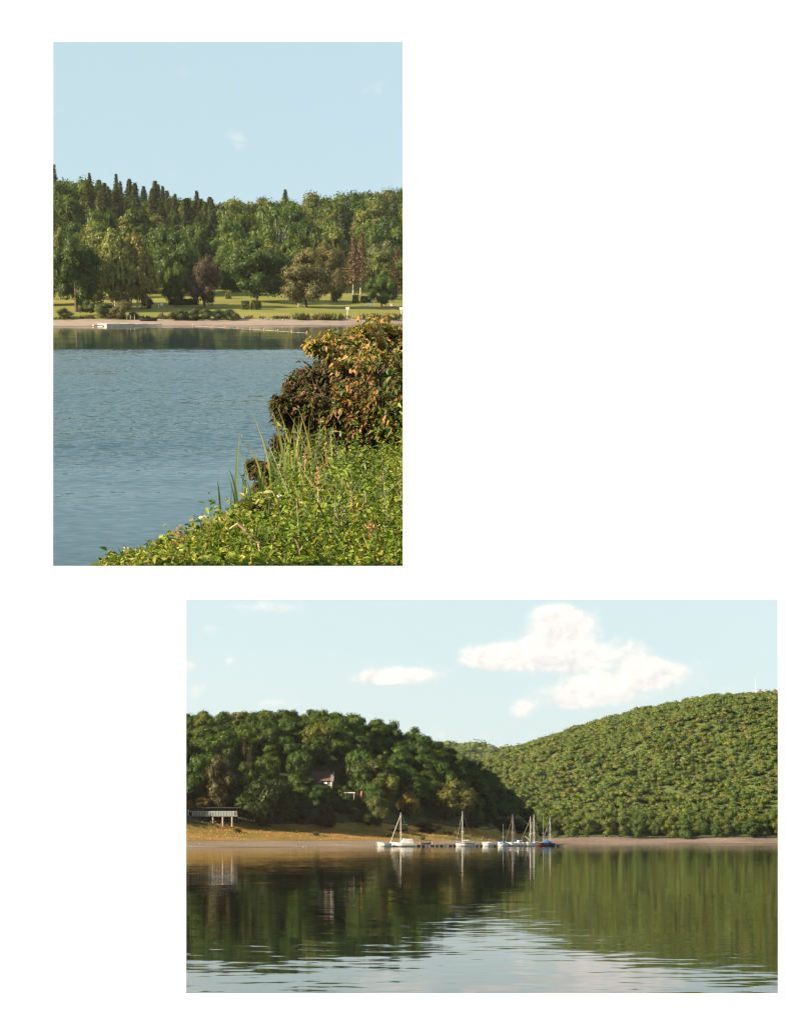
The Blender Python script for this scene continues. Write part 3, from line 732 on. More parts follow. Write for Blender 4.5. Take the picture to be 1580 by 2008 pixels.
park('larch_tree', 707, 583, 455, 56, LARCH, SLIM[0], (.14, .098, .05), 'second brown larch close to the right of the first', 2, 7)
park('broadleaf_tree', 742, 575, 472, 84, PARKB[0], TRUNKS[0], (.11, .13, .05), 'pale green tree behind the round maple', 2.7, 12)
park('maple_tree', 748, 602, 528, 62, PARKB[2], TRUNKS[1], (.070, .112, .026), 'small round bright green maple at the right of the lawn', 3.0)
park('larch_tree', 778, 586, 488, 52, LARCH, SLIM[1], (.15, .085, .04), 'russet larch at the right edge of the lawn', 1)
park('broadleaf_tree', 824, 590, 480, 90, PARKB[3], TRUNKS[2], G_BROAD, 'green tree at the far right beyond the maple', 1)
park('broadleaf_tree', 60, 600, 455, 90, PARKB[0], TRUNKS[2], G_BROAD, 'green tree at the far left beyond the birches', 1)
park('broadleaf_tree', 447, 580, 480, 64, PARKB[0], TRUNKS[1], G_BROAD, 'green tree between the purple maple and the oak', 5, 22)
park('broadleaf_tree', 640, 580, 476, 74, PARKB[3], TRUNKS[0], (.11, .10, .03), 'yellowish tree behind the dense conical tree', 1.5, 20)
park('broadleaf_tree', 560, 580, 470, 64, PARKB[1], TRUNKS[0], G_BROAD, 'green tree in the gap behind oak and conical tree', .6, 26)
# bare dead tree on the hillside
def dead_tree(p, h, label):
    Rr = random.Random(8); mb = MB(); mb.tube([(0, 0, -.3), (.1, 0, h * .4), (0, 0, h * .6)], [.3, .22, .16], 6)
    for i in range(18):
        a = Rr.uniform(0, 6.28); z = h * Rr.uniform(.35, .6); L = h * Rr.uniform(.2, .42); t = Rr.uniform(.15, .5)
        mb.tube([(0, 0, z), (math.cos(a) * L * t * .5, math.sin(a) * L * t * .5, z + L * .55), (math.cos(a) * L * t, math.sin(a) * L * t, z + L)], [.1, .07, .04], 4)
    o = mb.build('dead_tree', PALEBARK, None, TM(1, p)); tag(o, label, 'tree')
q = at(1, 546, 462, 478); q.z = float(z1(q.x, q.y)); dead_tree(q, 17.0, 'bare pale dead tree on the hillside above the oak')

# ------------------------------------------------------------------ upper lake: shrubs, hedges, tufts along the shore
def shrub(name, s, p, w, h, col, label, group=None, d=None, rz=0.0, k=0):
    o = link(name, BUSH[k % 3], None, None, TM(s, p, rz, (w, d or w, h))); o.color = (*col, 1); tag(o, label, 'shrub', group); return o
def pshrub(px, base, top, wpx, col, label, group=None, k=0, name='shrub', s=1):
    p = g1(px, base) if s == 1 else gL(px, base); sc = p.y / F
    return shrub(name, s, p - Vector((0, 0, .1)), wpx * sc, (base - top) * sc * 1.05, col, label, group, None, px * .7, k)
pshrub(170, 619, 590, 34, (.06, .09, .025), 'dark green rounded shrub under the leftmost birch trunk')
pshrub(205, 623, 596, 40, (.075, .10, .03), 'low green shrub between the birch trunks and shore', None, 1)
pshrub(235, 625, 592, 46, (.12, .115, .04), 'large tan green shrub on the shore below the birches', None, 2)
pshrub(128, 624, 605, 40, (.06, .085, .022), 'low shrub at the far left of the shore')
pshrub(262, 626, 612, 22, (.06, .09, .025), 'small green shrub right of the tan shrub', None, 1)
pshrub(290, 605, 586, 24, (.03, .05, .016), 'dark clipped shrub under the yellowing birch', None, 1)
pshrub(318, 625, 613, 16, (.14, .11, .05), 'small dry brown shrub at the left end of the shore hedge')
for i, (px, w, tp) in enumerate([(338, 20, 611), (356, 34, 607), (381, 30, 606), (405, 30, 605), (428, 28, 607), (455, 32, 607)]):
    pshrub(px, 628, tp, w, (.066, .092, .030), 'leafy green shrub in the hedge along the shore', 'shrubs of the shore hedge', i)
def hedge(px0, px1, base, top, col, label):
    a, b = g1(px0, base), g1(px1, base); h = (base - top) * a.y / F * 1.05; w = (b - a).length
    rr = np.random.RandomState(int(px0)); lb = LB(); dep = min(1.6, w)
    for n_, ax in ((700, 1), (350, 2), (200, 0)):
        p = rr.uniform(-.5, .5, (n_, 3)) * np.array([w, dep, h]); sgn = rr.choice([-1, 1], n_) if ax != 2 else np.ones(n_)
        p[:, ax] = sgn * (w, dep, h)[ax] / 2 * rr.uniform(.92, 1.05, n_); p[:, 2] += h / 2
        no = np.zeros((n_, 3)); no[:, ax] = sgn
        lb.leaves(p, no + rr.normal(size=(n_, 3)) * .5, rdir(rr, n_), rr.uniform(.18, .34, n_), rr.uniform(.14, .26, n_), tints(rr, n_), 0, .2)
    bx = MB().box((0, 0, h / 2), (w * .94, dep * .9, h * .94)); f = []
    for q_ in bx.f: f += [(q_[0], q_[1], q_[2]), (q_[0], q_[2], q_[3])]
    lb.raw(np.array(bx.v), np.array(f), np.array([.6, .6, .6]))
    me = finish(lb, 'hedge'); o = link('clipped_hedge', me, None, None, TM(1, (a + b) / 2, math.atan2(b.y - a.y, b.x - a.x))); o.color = (*col, 1); tag(o, label, 'hedge')
hedge(332, 388, 598, 588, (.03, .045, .016), 'long low dark hedge behind the small round tree')
hedge(474, 488, 607, 593, (.09, .11, .03), 'left of two clipped cube bushes near the oak')
hedge(494, 510, 607, 592, (.10, .12, .032), 'right of two clipped cube bushes near the oak')
hedge(443, 453, 586, 574, (.15, .17, .04), 'bright yellow green clipped bush between maple and oak')
hedge(692, 702, 594, 581, (.09, .10, .03), 'small clipped bush under the brown larches')
hedge(711, 723, 593, 583, (.04, .055, .02), 'dark clipped bush left of the round maple')
def tufts(name, s, pts, col, hmin, hmax, label, cat, seed, spread=.35, n=26):
    rr = np.random.RandomState(seed); lb = LB()
    for p in pts:
        m = n; b = np.array(p) + rr.normal(size=(m, 3)) * np.array([spread, spread, 0]); d = rr.normal(size=(m, 3)) * .35 + np.array([0, 0, 1])
        h = rr.uniform(hmin, hmax, m); lb.leaves(b, np.cross(d, rdir(rr, m)), d, h, h * .22 + .03, tints(rr, m, .6, 1.4, .25), 0, .1)
    me = finish(lb, name); o = link(name, me, None, None, T1 if s == 1 else T2); o.color = (*col, 1); tag(o, label, cat, None, 'stuff')
pts = []
for i in range(150):
    x = R.uniform(-75, 60); y = float(ys1(x)) + float(edge1(np.array(x))) + R.uniform(-.5, .5); pts.append((x, y, float(z1(x, y))))
tufts('shore_grass', 1, pts, (.07, .07, .025), .25, .8, 'rough dark grass tufts along the lawn edge above the beach', 'grass', 3)
pts = [(lambda p: (p.x, p.y, p.z))(g1(px + R.uniform(-6, 6), 627)) for px in (583, 591, 597, 620, 632, 641, 652, 664, 720, 730, 741, 760, 777) for _ in range(3)]
tufts('tall_shore_grass', 1, pts, (.10, .10, .03), .7, 1.7, 'taller reedy grass clumps on the lawn edge right of centre', 'grass', 4, .6, 22)
# stones along the lawn edge
for i in range(46):
    px = R.uniform(430, 800); x = (px - CX) / F * 372 * 1.03; y = float(ys1(x)) + float(edge1(np.array(x))) - R.uniform(.3, 1.4); z = float(z1(x, y)); r = R.uniform(.12, .32)
    o = MB().ball((0, 0, r * .3), r, 6, 4, (R.uniform(.8, 1.5), 1, R.uniform(.5, .8))).build('stone', ROCK, None, TM(1, (x, y, z), R.uniform(0, 6)))
    tag(o, 'small dark stone along the lawn edge above the beach', 'stone', 'stones along the lawn edge')

# ------------------------------------------------------------------ upper lake: quay, boat, signs, benches, buoys
def quay():
    a, b = at(1, 208, 641, 0), None
    def wp(px, py):                                            # point on the water
        e = at(1, px, py, 1.0); k = EYE1 / (EYE1 - e.z); return Vector((e.x * k, k, 0))
    p0, p1 = wp(208, 640.3), wp(318, 638.8)
    o = empty('concrete_quay', TM(1, p0, math.atan2(p1.y - p0.y, p1.x - p0.x))); tag(o, 'low pale concrete quay of four slabs at the waterline', 'quay')
    L = (p1 - p0).length / 4
    for i in range(4):
        mb = MB().box((L * (i + .5), 1.6, .05), (L - .12, 3.4, 1.0 - i * .1)); mb.build('slab', CONC, o)
    st = MB().box((-1.2, 1.2, .25), (2.2, .5, .18)); st.build('step', CONC, o)
quay()
def rowboat(M, L, W, hullm, label, name='rowing_boat', group=None):
    o = empty(name, M); tag(o, label, 'boat', group)
    rings = []
    for i in range(9):
        t = i / 8; w = W / 2 * math.sin(math.pi * (.08 + .84 * t)) ** .6; zt = .55 + .25 * (2 * t - 1) ** 2; x = (t - .5) * L
        rings.append([(x, -w, zt), (x, -w * .85, zt * .45), (x, -w * .45, .05), (x, w * .45, .05), (x, w * .85, zt * .45), (x, w, zt)])
    mb = MB().loft(rings); n = len(rings[0]); mb.add(rings[0], [tuple(range(n))]); mb.add(rings[-1], [tuple(range(n - 1, -1, -1))]); mb.build('hull', hullm, o)
    for x in (-.2 * L, .15 * L): MB().box((x, 0, .42), (.25, W * .8, .04)).build('seat', WOOD, o)
    return o
p = g1(291, 629.5); rowboat(TM(1, p, .1), 3.6, 1.3, DARK, 'small dark rowing boat pulled up on the beach beside quay')
for i, px in enumerate((249, 256, 264)):
    p = g1(px, 627.5); o = MB().tube([(0, 0, -.2), (0, 0, 1.1)], .07, 6).build('mooring_post', PALEBARK, None, TM(1, p)); tag(o, 'thin pale mooring post on the beach behind the quay', 'post', 'mooring posts by the quay')
def sign(px, base, top, wpx, label, face, kind=0):
    p = g1(px, base); sc = p.y / F; h = (base - top) * sc * 1.05; w = wpx * sc
    o = empty('sign_post', TM(1, p)); tag(o, label, 'sign')
    MB().tube([(0, 0, -.2), (0, 0, h * .98)], .06, 6).build('post', SIGNW, o)
    MB().box((0, -.08, h - w * .3), (w, .06, w * .62)).build('sign_board', face, o)
    if kind: MB().box((0, -.115, h - w * .3), (w * .86, .01, w * .06)).build('line', GREYM, o)
sign(681, 623, 605, 6.5, 'white rectangular notice board on a thin post near the shore', SIGNW, 1)
sign(786, 621, 605, 6.5, 'white notice board on a post at the right edge of lawn', SIGNW, 1)
sign(311, 604, 597, 2.6, 'tiny white sign on a short post by the hedge', SIGNW)
sign(630, 612, 594, 2.4, 'slender white marker on a post left of the notice board', SIGNW) if False else None
def lifebuoy(px, base, top):
    p = g1(px, base); sc = p.y / F; h = (base - top) * sc * 1.05
    o = empty('lifebuoy_post', TM(1, p)); tag(o, 'lifebuoy station with white ring on a post in the lawn', 'lifebuoy')
    MB().tube([(0, 0, -.2), (0, 0, h)], .07, 6).build('post', STEEL, o)
    ring = MB(); n = 16
    ring.tube([(math.cos(6.2832 * i / n) * .36, -.12, h - .35 + math.sin(6.2832 * i / n) * .36) for i in range(n + 1)], .11, 6); ring.build('ring', SIGNW, o, None, True)
    MB().box((0, 0, h - .3), (.34, .16, .8)).build('back_board', SIGNB, o)
lifebuoy(733, 600, 584)
def bench(px, base, wpx, rz, label):
    p = g1(px, base); sc = p.y / F; w = wpx * sc
    o = empty('park_bench', TM(1, p, rz)); tag(o, label, 'bench')
    for i in range(3): MB().box((0, -.2 + .17 * i, .46), (w, .14, .05)).build('seat_slat', SIGNW, o)
    for i in range(3): MB().box((0, .27 + .03 * i, .6 + .15 * i), (w, .04, .12)).build('back_slat', SIGNW, o)
    for sx in (-1, 1):
        MB().box((sx * w * .4, 0, .22), (.1, .5, .44)).build('leg', CONC, o); MB().box((sx * w * .4, .3, .65), (.08, .06, .5)).build('back_support', CONC, o)
bench(588, 602, 8, .25, 'pale park bench beside the conical tree trunk')
bench(725, 602, 10, 0, 'white park bench left of the lifebuoy station')
bench(768, 600.5, 7, 1.2, 'dark and white bench seen end-on right of the round maple')
bench(318, 603, 5, .4, 'small pale bench before the long dark hedge')
buoys = [(359, 637.8), (378, 639), (419, 641), (442, 642.6), (466, 644), (491, 645.4), (518, 647), (545, 649), (572, 651), (602, 653)]
bw = []
for i, (px, py) in enumerate(buoys):
    e = at(1, px, py, 1.0); k = EYE1 / (EYE1 - e.z); p = Vector((e.x * k, k, 0)); bw.append(p)
    o = empty('buoy', TM(1, p)); tag(o, 'small orange float of the swimming line near the beach', 'buoy', 'orange floats of the swimming line')
    MB().ball((0, 0, .08), .17, 10, 6).build('float', ORANGE, o, None, True); MB().tube([(0, 0, .2), (0, 0, .32)], .04, 6).build('eye', SIGNW, o)
mb = MB()
mb.tube([Vector((p.x, p.y + .02 * i, .015)) for i, p in enumerate(bw)], .007, 5)
tag(mb.build('float_line', SIGNW, None, T1), 'thin pale rope joining the orange swimming floats', 'rope')
# drift wood on the beach
p = g1(388, 629); mb = MB(); mb.tube([(0, 0, .1), (1.0, .3, .12), (6, .5, .1)], [.16, .14, .05], 6)
tag(mb.build('driftwood', PALEBARK, None, TM(1, p, 0)), 'long pale driftwood branch lying on the beach below hedge', 'branch')

# ------------------------------------------------------------------ upper lake: near bank with bush, reeds and herbs
_D = [4.3, 5, 6.5, 8.5, 10, 12, 15, 20, 30, 40]
_GY = [1132, 1117, 1087, 1042, 1008, 968, 922, 862, 790, 750]
_EX = [185, 228, 345, 430, 478, 512, 535, 560, 600, 640]
def bank_z(x, d):
    a = at(1, CX, float(np.interp(d, _D, _GY)), d); return a.z
def px_x(px, d): return at(1, px, float(np.interp(d, _D, _GY)), d).x
def build_bank():
    ds = np.concatenate([np.linspace(4.3, 12, 26), np.linspace(12.6, 40, 26)]); V = []; nx = 26
    for d in ds:
        z = bank_z(0, d); xe = px_x(float(np.interp(d, _D, _EX)), d); xr = px_x(1000, d)
        zmin = EYE1 - .168 * d / 1.0 - .0
        zmin = at(1, CX, 1141, d).z
        for k in range(nx):
            if k < 4: x = xe - (4 - k) * .22 - .0; zz = max(zmin, z - (4 - k) * .5)
            else: x = xe + (xr - xe) * (k - 4) / (nx - 5); zz = z - .03 + .012 * math.sin(x * 5 + d * 2.1) + .01 * math.sin(x * 11 - d * 3)
            V.append((x, d, max(zz, zmin)))
    n = len(ds); i = np.arange(n - 1)[:, None] * nx + np.arange(nx - 1)[None, :]
    f = np.stack([i, i + 1, i + nx + 1, i + nx], -1).reshape(-1, 4)
    o = link('bank', np_mesh('bank', np.array(V), [f], True), SOIL, None, T1); tag(o, kind='structure')
build_bank()
_KX = [180, 260, 330, 400, 440, 480, 520, 560, 600, 650, 700, 790, 1000]
_KY = [1108, 1085, 1066, 1030, 1004, 984, 958, 922, 884, 868, 858, 852, 845]
CLIMB = [(.145, .19, .025), (.09, .145, .02), (.24, .24, .045), (.05, .088, .016), (.31, .28, .07)]
def herbs():
    rr = np.random.RandomState(21); lb = LB(); st = MB()
    P_, N_, D_, L_, W_, C_ = [], [], [], [], [], []
    for i in range(7800):
        d = 4.45 + 13.5 * rr.rand() ** 1.6; px = rr.uniform(float(np.interp(d, _D, _EX)) - 10, 940)
        x = px_x(px, d); z = bank_z(x, d)
        patch = float(wob(x, d, 2.2)); pat2 = float(wob(x + 9, d * .7, .9)); hue = float(wob(x - 4, d + 3, 1.6))
        lim = max(.05, (np.interp(d, _D, _GY) - np.interp(px, _KX, _KY)) / F * d)
        h = min(lim * rr.uniform(.5, 1.05), float(np.interp(d, [4.45, 5, 6, 8, 10, 14], [.02, .07, .16, .33, .44, .5])) * rr.uniform(.55, 1.35)) * np.clip(.80 + .60 * patch + .42 * pat2, .16, 1.3)
        lean = rr.normal(size=2) * .32; base = np.array([x, d, z]); top = base + np.array([lean[0] * h, lean[1] * h, h])
        kind = rr.rand()
        if kind > .06 and rr.rand() < .10 and d > 5.2 and px > np.interp(d, _D, _EX) + 45: h = min(h * rr.uniform(1.4, 2.2), lim * 1.35); top = base + np.array([lean[0] * h, lean[1] * h, h])
        nl = int(6 + h * 30)
        p5 = np.array([.32, .26, .14, .20, .08]) + np.array([0, -.12, .14, -.10, .08]) * np.clip(hue * 1.5, -1, 1); p5 = np.clip(p5, .01, 1); p5 /= p5.sum()
        col = np.array(CLIMB[rr.choice(5, p=p5)]); big = rr.uniform(.55, 1.2); asp = rr.uniform(.34, .7)
        if kind < .06:                                              # a tuft of grass
            for k in range(9):
                a = rr.uniform(0, 6.283); P_.append(base + rr.normal(size=3) * np.array([.02, .02, 0])); dv = np.array([math.cos(a) * .35, math.sin(a) * .35, 1.0]); D_.append(dv)
                N_.append(np.array([math.sin(a), -math.cos(a), .2])); L_.append(min(h, .30) * rr.uniform(.8, 1.25)); W_.append(.003 + .0004 * d); C_.append(np.array((.24, .24, .07)) * rr.uniform(.6, 1.3))
            continue
        for k in range(nl):
            t = (k + 1) / nl; p = base + (top - base) * (t ** .8); a = rr.uniform(0, 6.283)
            P_.append(p); dv = np.array([math.cos(a), math.sin(a), rr.uniform(-.6, .45)]); D_.append(dv); N_.append(np.array([0, 0, 1.]) + rr.normal(size=3) * .75 + dv * .1)
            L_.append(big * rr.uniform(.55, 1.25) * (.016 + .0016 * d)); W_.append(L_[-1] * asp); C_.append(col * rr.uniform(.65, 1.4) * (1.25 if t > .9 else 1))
        if h > .2 and i % 5 == 0: st.tube([base, (base + top) / 2 + np.array([0, 0, .01]), top], [.0018, .0014, .001], 4)
    lb.leaves(np.array(P_), np.array(N_), np.array(D_), np.array(L_), np.array(W_), np.array(C_), 1, .22)
    o = link('herb_thicket', finish(lb, 'herb_thicket', FLEAF), None, None, T1); tag(o, 'dense sunlit green herbs and brambles covering the near bank', 'herbs', None, 'stuff')
    s_ = st.build('stems', PALEBARK, None, T1); s_.name = 'herb_stems'; tag(s_, 'thin stalks rising through the herbs on the near bank', 'stalks', None, 'stuff')
herbs()

def blob_bush():
    """the autumn bush: leaves on boughs, in the bush's own place on the bank"""
    rr = np.random.RandomState(33)
    d0 = 14.0; root = px_x(745, d0), d0, bank_z(0, d0)
    o = empty('autumn_bush', TM(1, root)); tag(o, 'large bush with orange, maroon and green leaves on the near bank', 'bush')
    boughs = [(715, 690, 14.2, 58), (768, 676, 14.6, 48), (660, 690, 13.9, 42), (625, 682, 13.7, 18), (800, 700, 14.5, 60), (690, 735, 13.6, 55), (745, 740, 13.3, 58), (628, 735, 13.8, 42),
              (590, 748, 13.6, 26), (575, 782, 13.5, 34), (625, 790, 13.4, 46), (690, 795, 13.2, 52), (755, 800, 13.0, 56), (555, 800, 13.4, 18), (570, 832, 13.5, 26), (610, 838, 13.6, 30), (660, 835, 13.5, 36),
              (562, 868, 13.3, 18), (600, 880, 13.4, 24), (720, 838, 13.3, 40), (780, 840, 13.2, 46), (840, 760, 13.6, 70), (850, 830, 13.4, 60), (860, 700, 14, 55), (545, 868, 13.2, 12),
              (700, 655, 14.2, 22), (735, 650, 14.4, 24), (775, 652, 14.5, 18), (648, 662, 14.0, 16), (607, 676, 13.7, 9), (545, 788, 13.4, 12), (500, 915, 12.2, 13), (520, 925, 12.1, 20), (515, 955, 12, 14)]
    Pp, Nn, Dd, Ll, Ww, Cc = [], [], [], [], [], []
    cores = LB(); br = MB(); base = np.array(root)
    for (px, py, d, r) in boughs:
        c = np.array(at(1, px, py, d)); rm = r / F * d
        ns = int(6 + .82 * r ** 1.12); p, dd = [], []
        for k in range(ns):                                         # sprigs: a twig that carries its leaves towards the tip
            u = rdir(rr, 1)[0]; u[2] = u[2] * .8 + .12; e = c + u * rm * rr.uniform(.7, 1.5); s0 = c + u * rm * rr.uniform(.1, .35); m = rr.randint(7, 13)
            for j in range(m):
                tt = .25 + .75 * (j + .5) / m; p.append(s0 + (e - s0) * tt + np.array([0, 0, .02 - .05 * tt * tt]) + rr.normal(size=3) * .012); dd.append(u * .7 + rr.normal(size=3) * .45)
            br.tube([Vector(s0) - Vector(root), Vector(e) - Vector(root)], [.004, .0018], 3)
        p = np.array(p); dd = nrm(np.array(dd)); n = len(p)
        a, b = Vector(tuple(base * .6 + c * .4)), Vector(tuple(c))
        mid = (a + b) / 2 + Vector((0, 0, .12)); foot = Vector(tuple(base + np.array([rr.uniform(-.3, .3), rr.uniform(-.2, .2), -.1])))
        br.tube([foot - Vector(root), mid - Vector(root), b - Vector(root)], [.022, .014, .006], 5)
        for k in range(4):
            e = b + Vector(tuple(dd[k] * rm * .95)); br.tube([b - Vector(root), e - Vector(root)], [.006, .003], 4)
        for k in range(n):
            hx, hy = px_of(1, *p[k])
            # autumn colours by place; the left side's shade is painted in as darker leaves
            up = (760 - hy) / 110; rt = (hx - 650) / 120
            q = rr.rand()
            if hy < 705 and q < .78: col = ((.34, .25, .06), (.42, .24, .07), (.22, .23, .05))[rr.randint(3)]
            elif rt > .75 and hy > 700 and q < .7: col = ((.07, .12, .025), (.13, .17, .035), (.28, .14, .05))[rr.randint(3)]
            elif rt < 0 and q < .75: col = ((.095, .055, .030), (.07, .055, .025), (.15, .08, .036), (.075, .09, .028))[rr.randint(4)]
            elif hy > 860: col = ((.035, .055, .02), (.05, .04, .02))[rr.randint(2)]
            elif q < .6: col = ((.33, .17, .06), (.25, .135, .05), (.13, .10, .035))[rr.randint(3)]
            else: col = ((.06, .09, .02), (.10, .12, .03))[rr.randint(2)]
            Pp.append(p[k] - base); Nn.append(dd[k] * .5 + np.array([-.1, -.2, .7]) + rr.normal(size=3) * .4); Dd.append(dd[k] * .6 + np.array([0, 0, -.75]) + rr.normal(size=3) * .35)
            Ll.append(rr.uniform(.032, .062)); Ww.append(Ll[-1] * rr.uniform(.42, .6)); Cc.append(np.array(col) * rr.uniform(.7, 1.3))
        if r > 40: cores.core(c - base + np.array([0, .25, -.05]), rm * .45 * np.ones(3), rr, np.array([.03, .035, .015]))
    Pp, Nn, Dd, Ll, Ww, Cc = map(np.array, (Pp, Nn, Dd, Ll, Ww, Cc))
    pick = rr.permutation(len(Pp)); front = pick[np.argsort((Pp[pick][:, 1]))][:900]; solo = rr.choice(front, 260, replace=False)
    rest = np.setdiff1d(np.arange(len(Pp)), solo)
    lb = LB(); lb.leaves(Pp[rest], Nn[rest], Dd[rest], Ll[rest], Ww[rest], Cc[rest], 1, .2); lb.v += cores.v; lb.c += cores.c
    lb.f += [f + lb.n for f in cores.f]
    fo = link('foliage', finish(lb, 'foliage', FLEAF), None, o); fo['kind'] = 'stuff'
    br.build('branches', BARK, o)
    v, f, _ = leaf_arrays(np.zeros((1, 3)), np.array([[0, 0, 1.]]), np.array([[0, 1., 0]]), [1.0], [.5], 1, .2)
    leafs = np_mesh('leaf', v, [f], False, np.ones((6, 3))); leafs.materials.append(FLEAF)
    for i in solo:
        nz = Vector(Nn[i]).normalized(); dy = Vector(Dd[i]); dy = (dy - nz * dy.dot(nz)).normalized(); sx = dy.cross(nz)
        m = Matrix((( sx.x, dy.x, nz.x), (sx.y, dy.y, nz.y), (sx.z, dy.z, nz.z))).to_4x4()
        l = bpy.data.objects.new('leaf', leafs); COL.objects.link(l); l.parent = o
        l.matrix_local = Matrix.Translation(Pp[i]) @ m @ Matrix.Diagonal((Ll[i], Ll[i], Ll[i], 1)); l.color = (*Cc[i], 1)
blob_bush()

def pale_shrub(px, py0, py1, d, label, seed, col, n=9):
    """upright shoots with pale lance leaves"""
    rr = np.random.RandomState(seed); z = bank_z(0, d); base = np.array([px_x(px, d), d, z]); H = (py0 - py1) / F * d
    o = empty('leafy_shrub', TM(1, base)); tag(o, label, 'shrub'); lb = LB(); st = MB()
    for i in range(n):
        h = H * rr.uniform(.55, 1.0); a = rr.uniform(0, 6.28); sp = rr.uniform(.02, .2); top = np.array([math.cos(a) * sp, math.sin(a) * sp * .5, h])
        st.tube([(0, 0, 0), tuple(top * np.array([.6, .6, .5])), tuple(top)], [.006, .004, .002], 4)
        m = 34; t = rr.uniform(.3, 1, m)[:, None]; p = np.concatenate([top[:2] * t ** 1.3, top[2:] * t], 1); an = rr.uniform(0, 6.28, m)
        dv = np.stack([np.cos(an), np.sin(an), rr.uniform(-.3, .5, m)], 1)
        ln = rr.uniform(.045, .085, m); lb.leaves(p, np.array([0, 0, 1.]) + rr.normal(size=(m, 3)) * .4, dv, ln, ln * .34, np.array(col) * rr.uniform(.7, 1.3, (m, 1)), 1, .25)
    f = link('foliage', finish(lb, 'foliage', FLEAF), None, o); f['kind'] = 'stuff'; st.build('stems', BARK, o)
pale_shrub(622, 960, 822, 11.2, 'pale-leaved upright shrub standing before the autumn bush', 41, (.24, .25, .13), 11)
pale_shrub(705, 930, 838, 11.8, 'low pale-leaved shrub at the foot of autumn bush', 42, (.20, .23, .10), 9)
pale_shrub(775, 930, 852, 11.4, 'pale leafy shoots at the right edge below the bush', 43, (.20, .22, .08), 9)
pale_shrub(478, 1060, 978, 8.6, 'light green leafy shoots at the tip of the bank', 44, (.26, .27, .08), 6)
def reeds(px, d, n, hmax, spread, label, seed, col, lean=0.0):
    rr = np.random.RandomState(seed); base = np.array([px_x(px, d), d, bank_z(0, d)]); o = empty('reed_clump', TM(1, base)); tag(o, label, 'reeds')
    for i in range(n):
        h = hmax * rr.uniform(.55, 1.0); a = rr.uniform(0, 6.28); l = rr.uniform(.05, .28); b = np.array([rr.normal() * spread, rr.normal() * spread * .8, -.02]); w = rr.uniform(.012, .02)
        dx, dy = math.cos(a) * l + lean, math.sin(a) * l; sx, sy = math.cos(a + 1.57), math.sin(a + 1.57); V = []; k = 6
        for q in range(k):
            t = q / (k - 1); c = b + np.array([dx * t * t * h, dy * t * t * h, h * (t - .12 * t ** 3)]); ww = w * (1 - t ** 2) * .5 + .0006
            V += [tuple(c + np.array([sx * ww, sy * ww, 0])), tuple(c + np.array([0, 0, 0]) + np.array([sy, -sx, 0]) * ww * .35), tuple(c - np.array([sx * ww, sy * ww, 0]))]
        fs = []
        for q in range(k - 1):
            for e in (0, 1): fs.append((q * 3 + e, q * 3 + e + 1, q * 3 + 3 + e + 1, q * 3 + 3 + e))
        me = np_mesh('blade', np.array(V), [np.array(fs)], True, np.ones((len(V), 3))); me.materials.append(FLEAF)
        bl = link('blade', me, None, o); bl.color = shade(col, rr, .3)
reeds(566, 10.6, 44, .58, .13, 'tall green reed blades rising left of the pale shrub', 51, (.13, .17, .04))
reeds(524, 9.8, 34, .36, .10, 'dark green reed blades on the edge of the bank', 52, (.05, .085, .02), -.05)
reeds(585, 10.9, 22, .78, .10, 'few long yellowish reed blades arching over water', 53, (.26, .25, .08), -.12)
reeds(466, 9.2, 12, .15, .05, 'short reed blades at the lower tip of the bank', 54, (.06, .10, .025), -.08)
def stalk(px0, py0, px1, py1, d, r, mtl, label, head=0.0, group=None, bend=.0):
    b, t = at(1, px0, py0, d), at(1, px1, py1, d); b.z = min(b.z, bank_z(0, d)) if py0 > 1100 else b.z
    o = empty('dry_stalk', TM(1, b)); tag(o, label, 'stalk', group); v = t - b
    MB().tube([(0, 0, 0), v * .5 + Vector((bend * d / 10, 0, .02)), v], [r, r * .8, r * .5], 5).build('stem', mtl, o)
    if head:
        rr = np.random.RandomState(int(px0 + py0)); n = 130; tt = rr.uniform(0, 1, n); lb = LB()
        p = np.array(v)[None, :] * (1 - head * tt[:, None]) + rr.normal(size=(n, 3)) * .010 * (1 - .5 * tt[:, None]); p[:, 2] += .01
        lb.leaves(p, rdir(rr, n), np.array([0, 0, 1.]) + rr.normal(size=(n, 3)) * .7, rr.uniform(.008, .02, n), rr.uniform(.006, .01, n), tints(rr, n), 0, .1)
        h = link('seed_head', finish(lb, 'seed_head', FLEAF), None, o); h.color = (.36, .24, .11, 1)
DRY = plain('dry_stem', (.38, .27, .15), .8); BRN = plain('brown_stem', (.20, .11, .06), .8)
stalk(521, 1112, 482, 1040, 5.6, .010, DRY, 'thick bent tan stalk in the lower middle of the bank', 0, None, .02)
stalk(482, 1040, 450, 1038, 5.6, .007, DRY, 'horizontal snapped tan stalk tip above the bent stalk')
stalk(342, 1112, 346, 1048, 5.5, .004, BRN, 'brown seed spike at the lower left of the bank', .8)
stalk(352, 1112, 353, 1062, 5.5, .004, BRN, 'shorter brown seed spike beside the lower left one', .8)
stalk(595, 1112, 575, 1045, 5.6, .008, BRN, 'brown leaning stalk right of the bent tan stalk')
stalk(645, 965, 637, 870, 10.4, .009, BRN, 'reddish bare stem rising under the pale shrub')
stalk(652, 965, 648, 905, 10.4, .007, BRN, 'shorter reddish stem beside the taller bare one')
stalk(740, 1112, 728, 1035, 5.7, .005, DRY, 'tan plume of grass at the lower right of bank', .75)
stalk(622, 1020, 626, 918, 7.4, .005, DRY, 'slender tan grass plume in the middle of bank', .5)
stalk(700, 1060, 690, 985, 6.6, .004, DRY, 'short tan grass plume right of the middle plume', .6)
stalk(598, 925, 601, 882, 9.8, .005, DRY, 'fluffy cream grass plume among the reeds', .9)
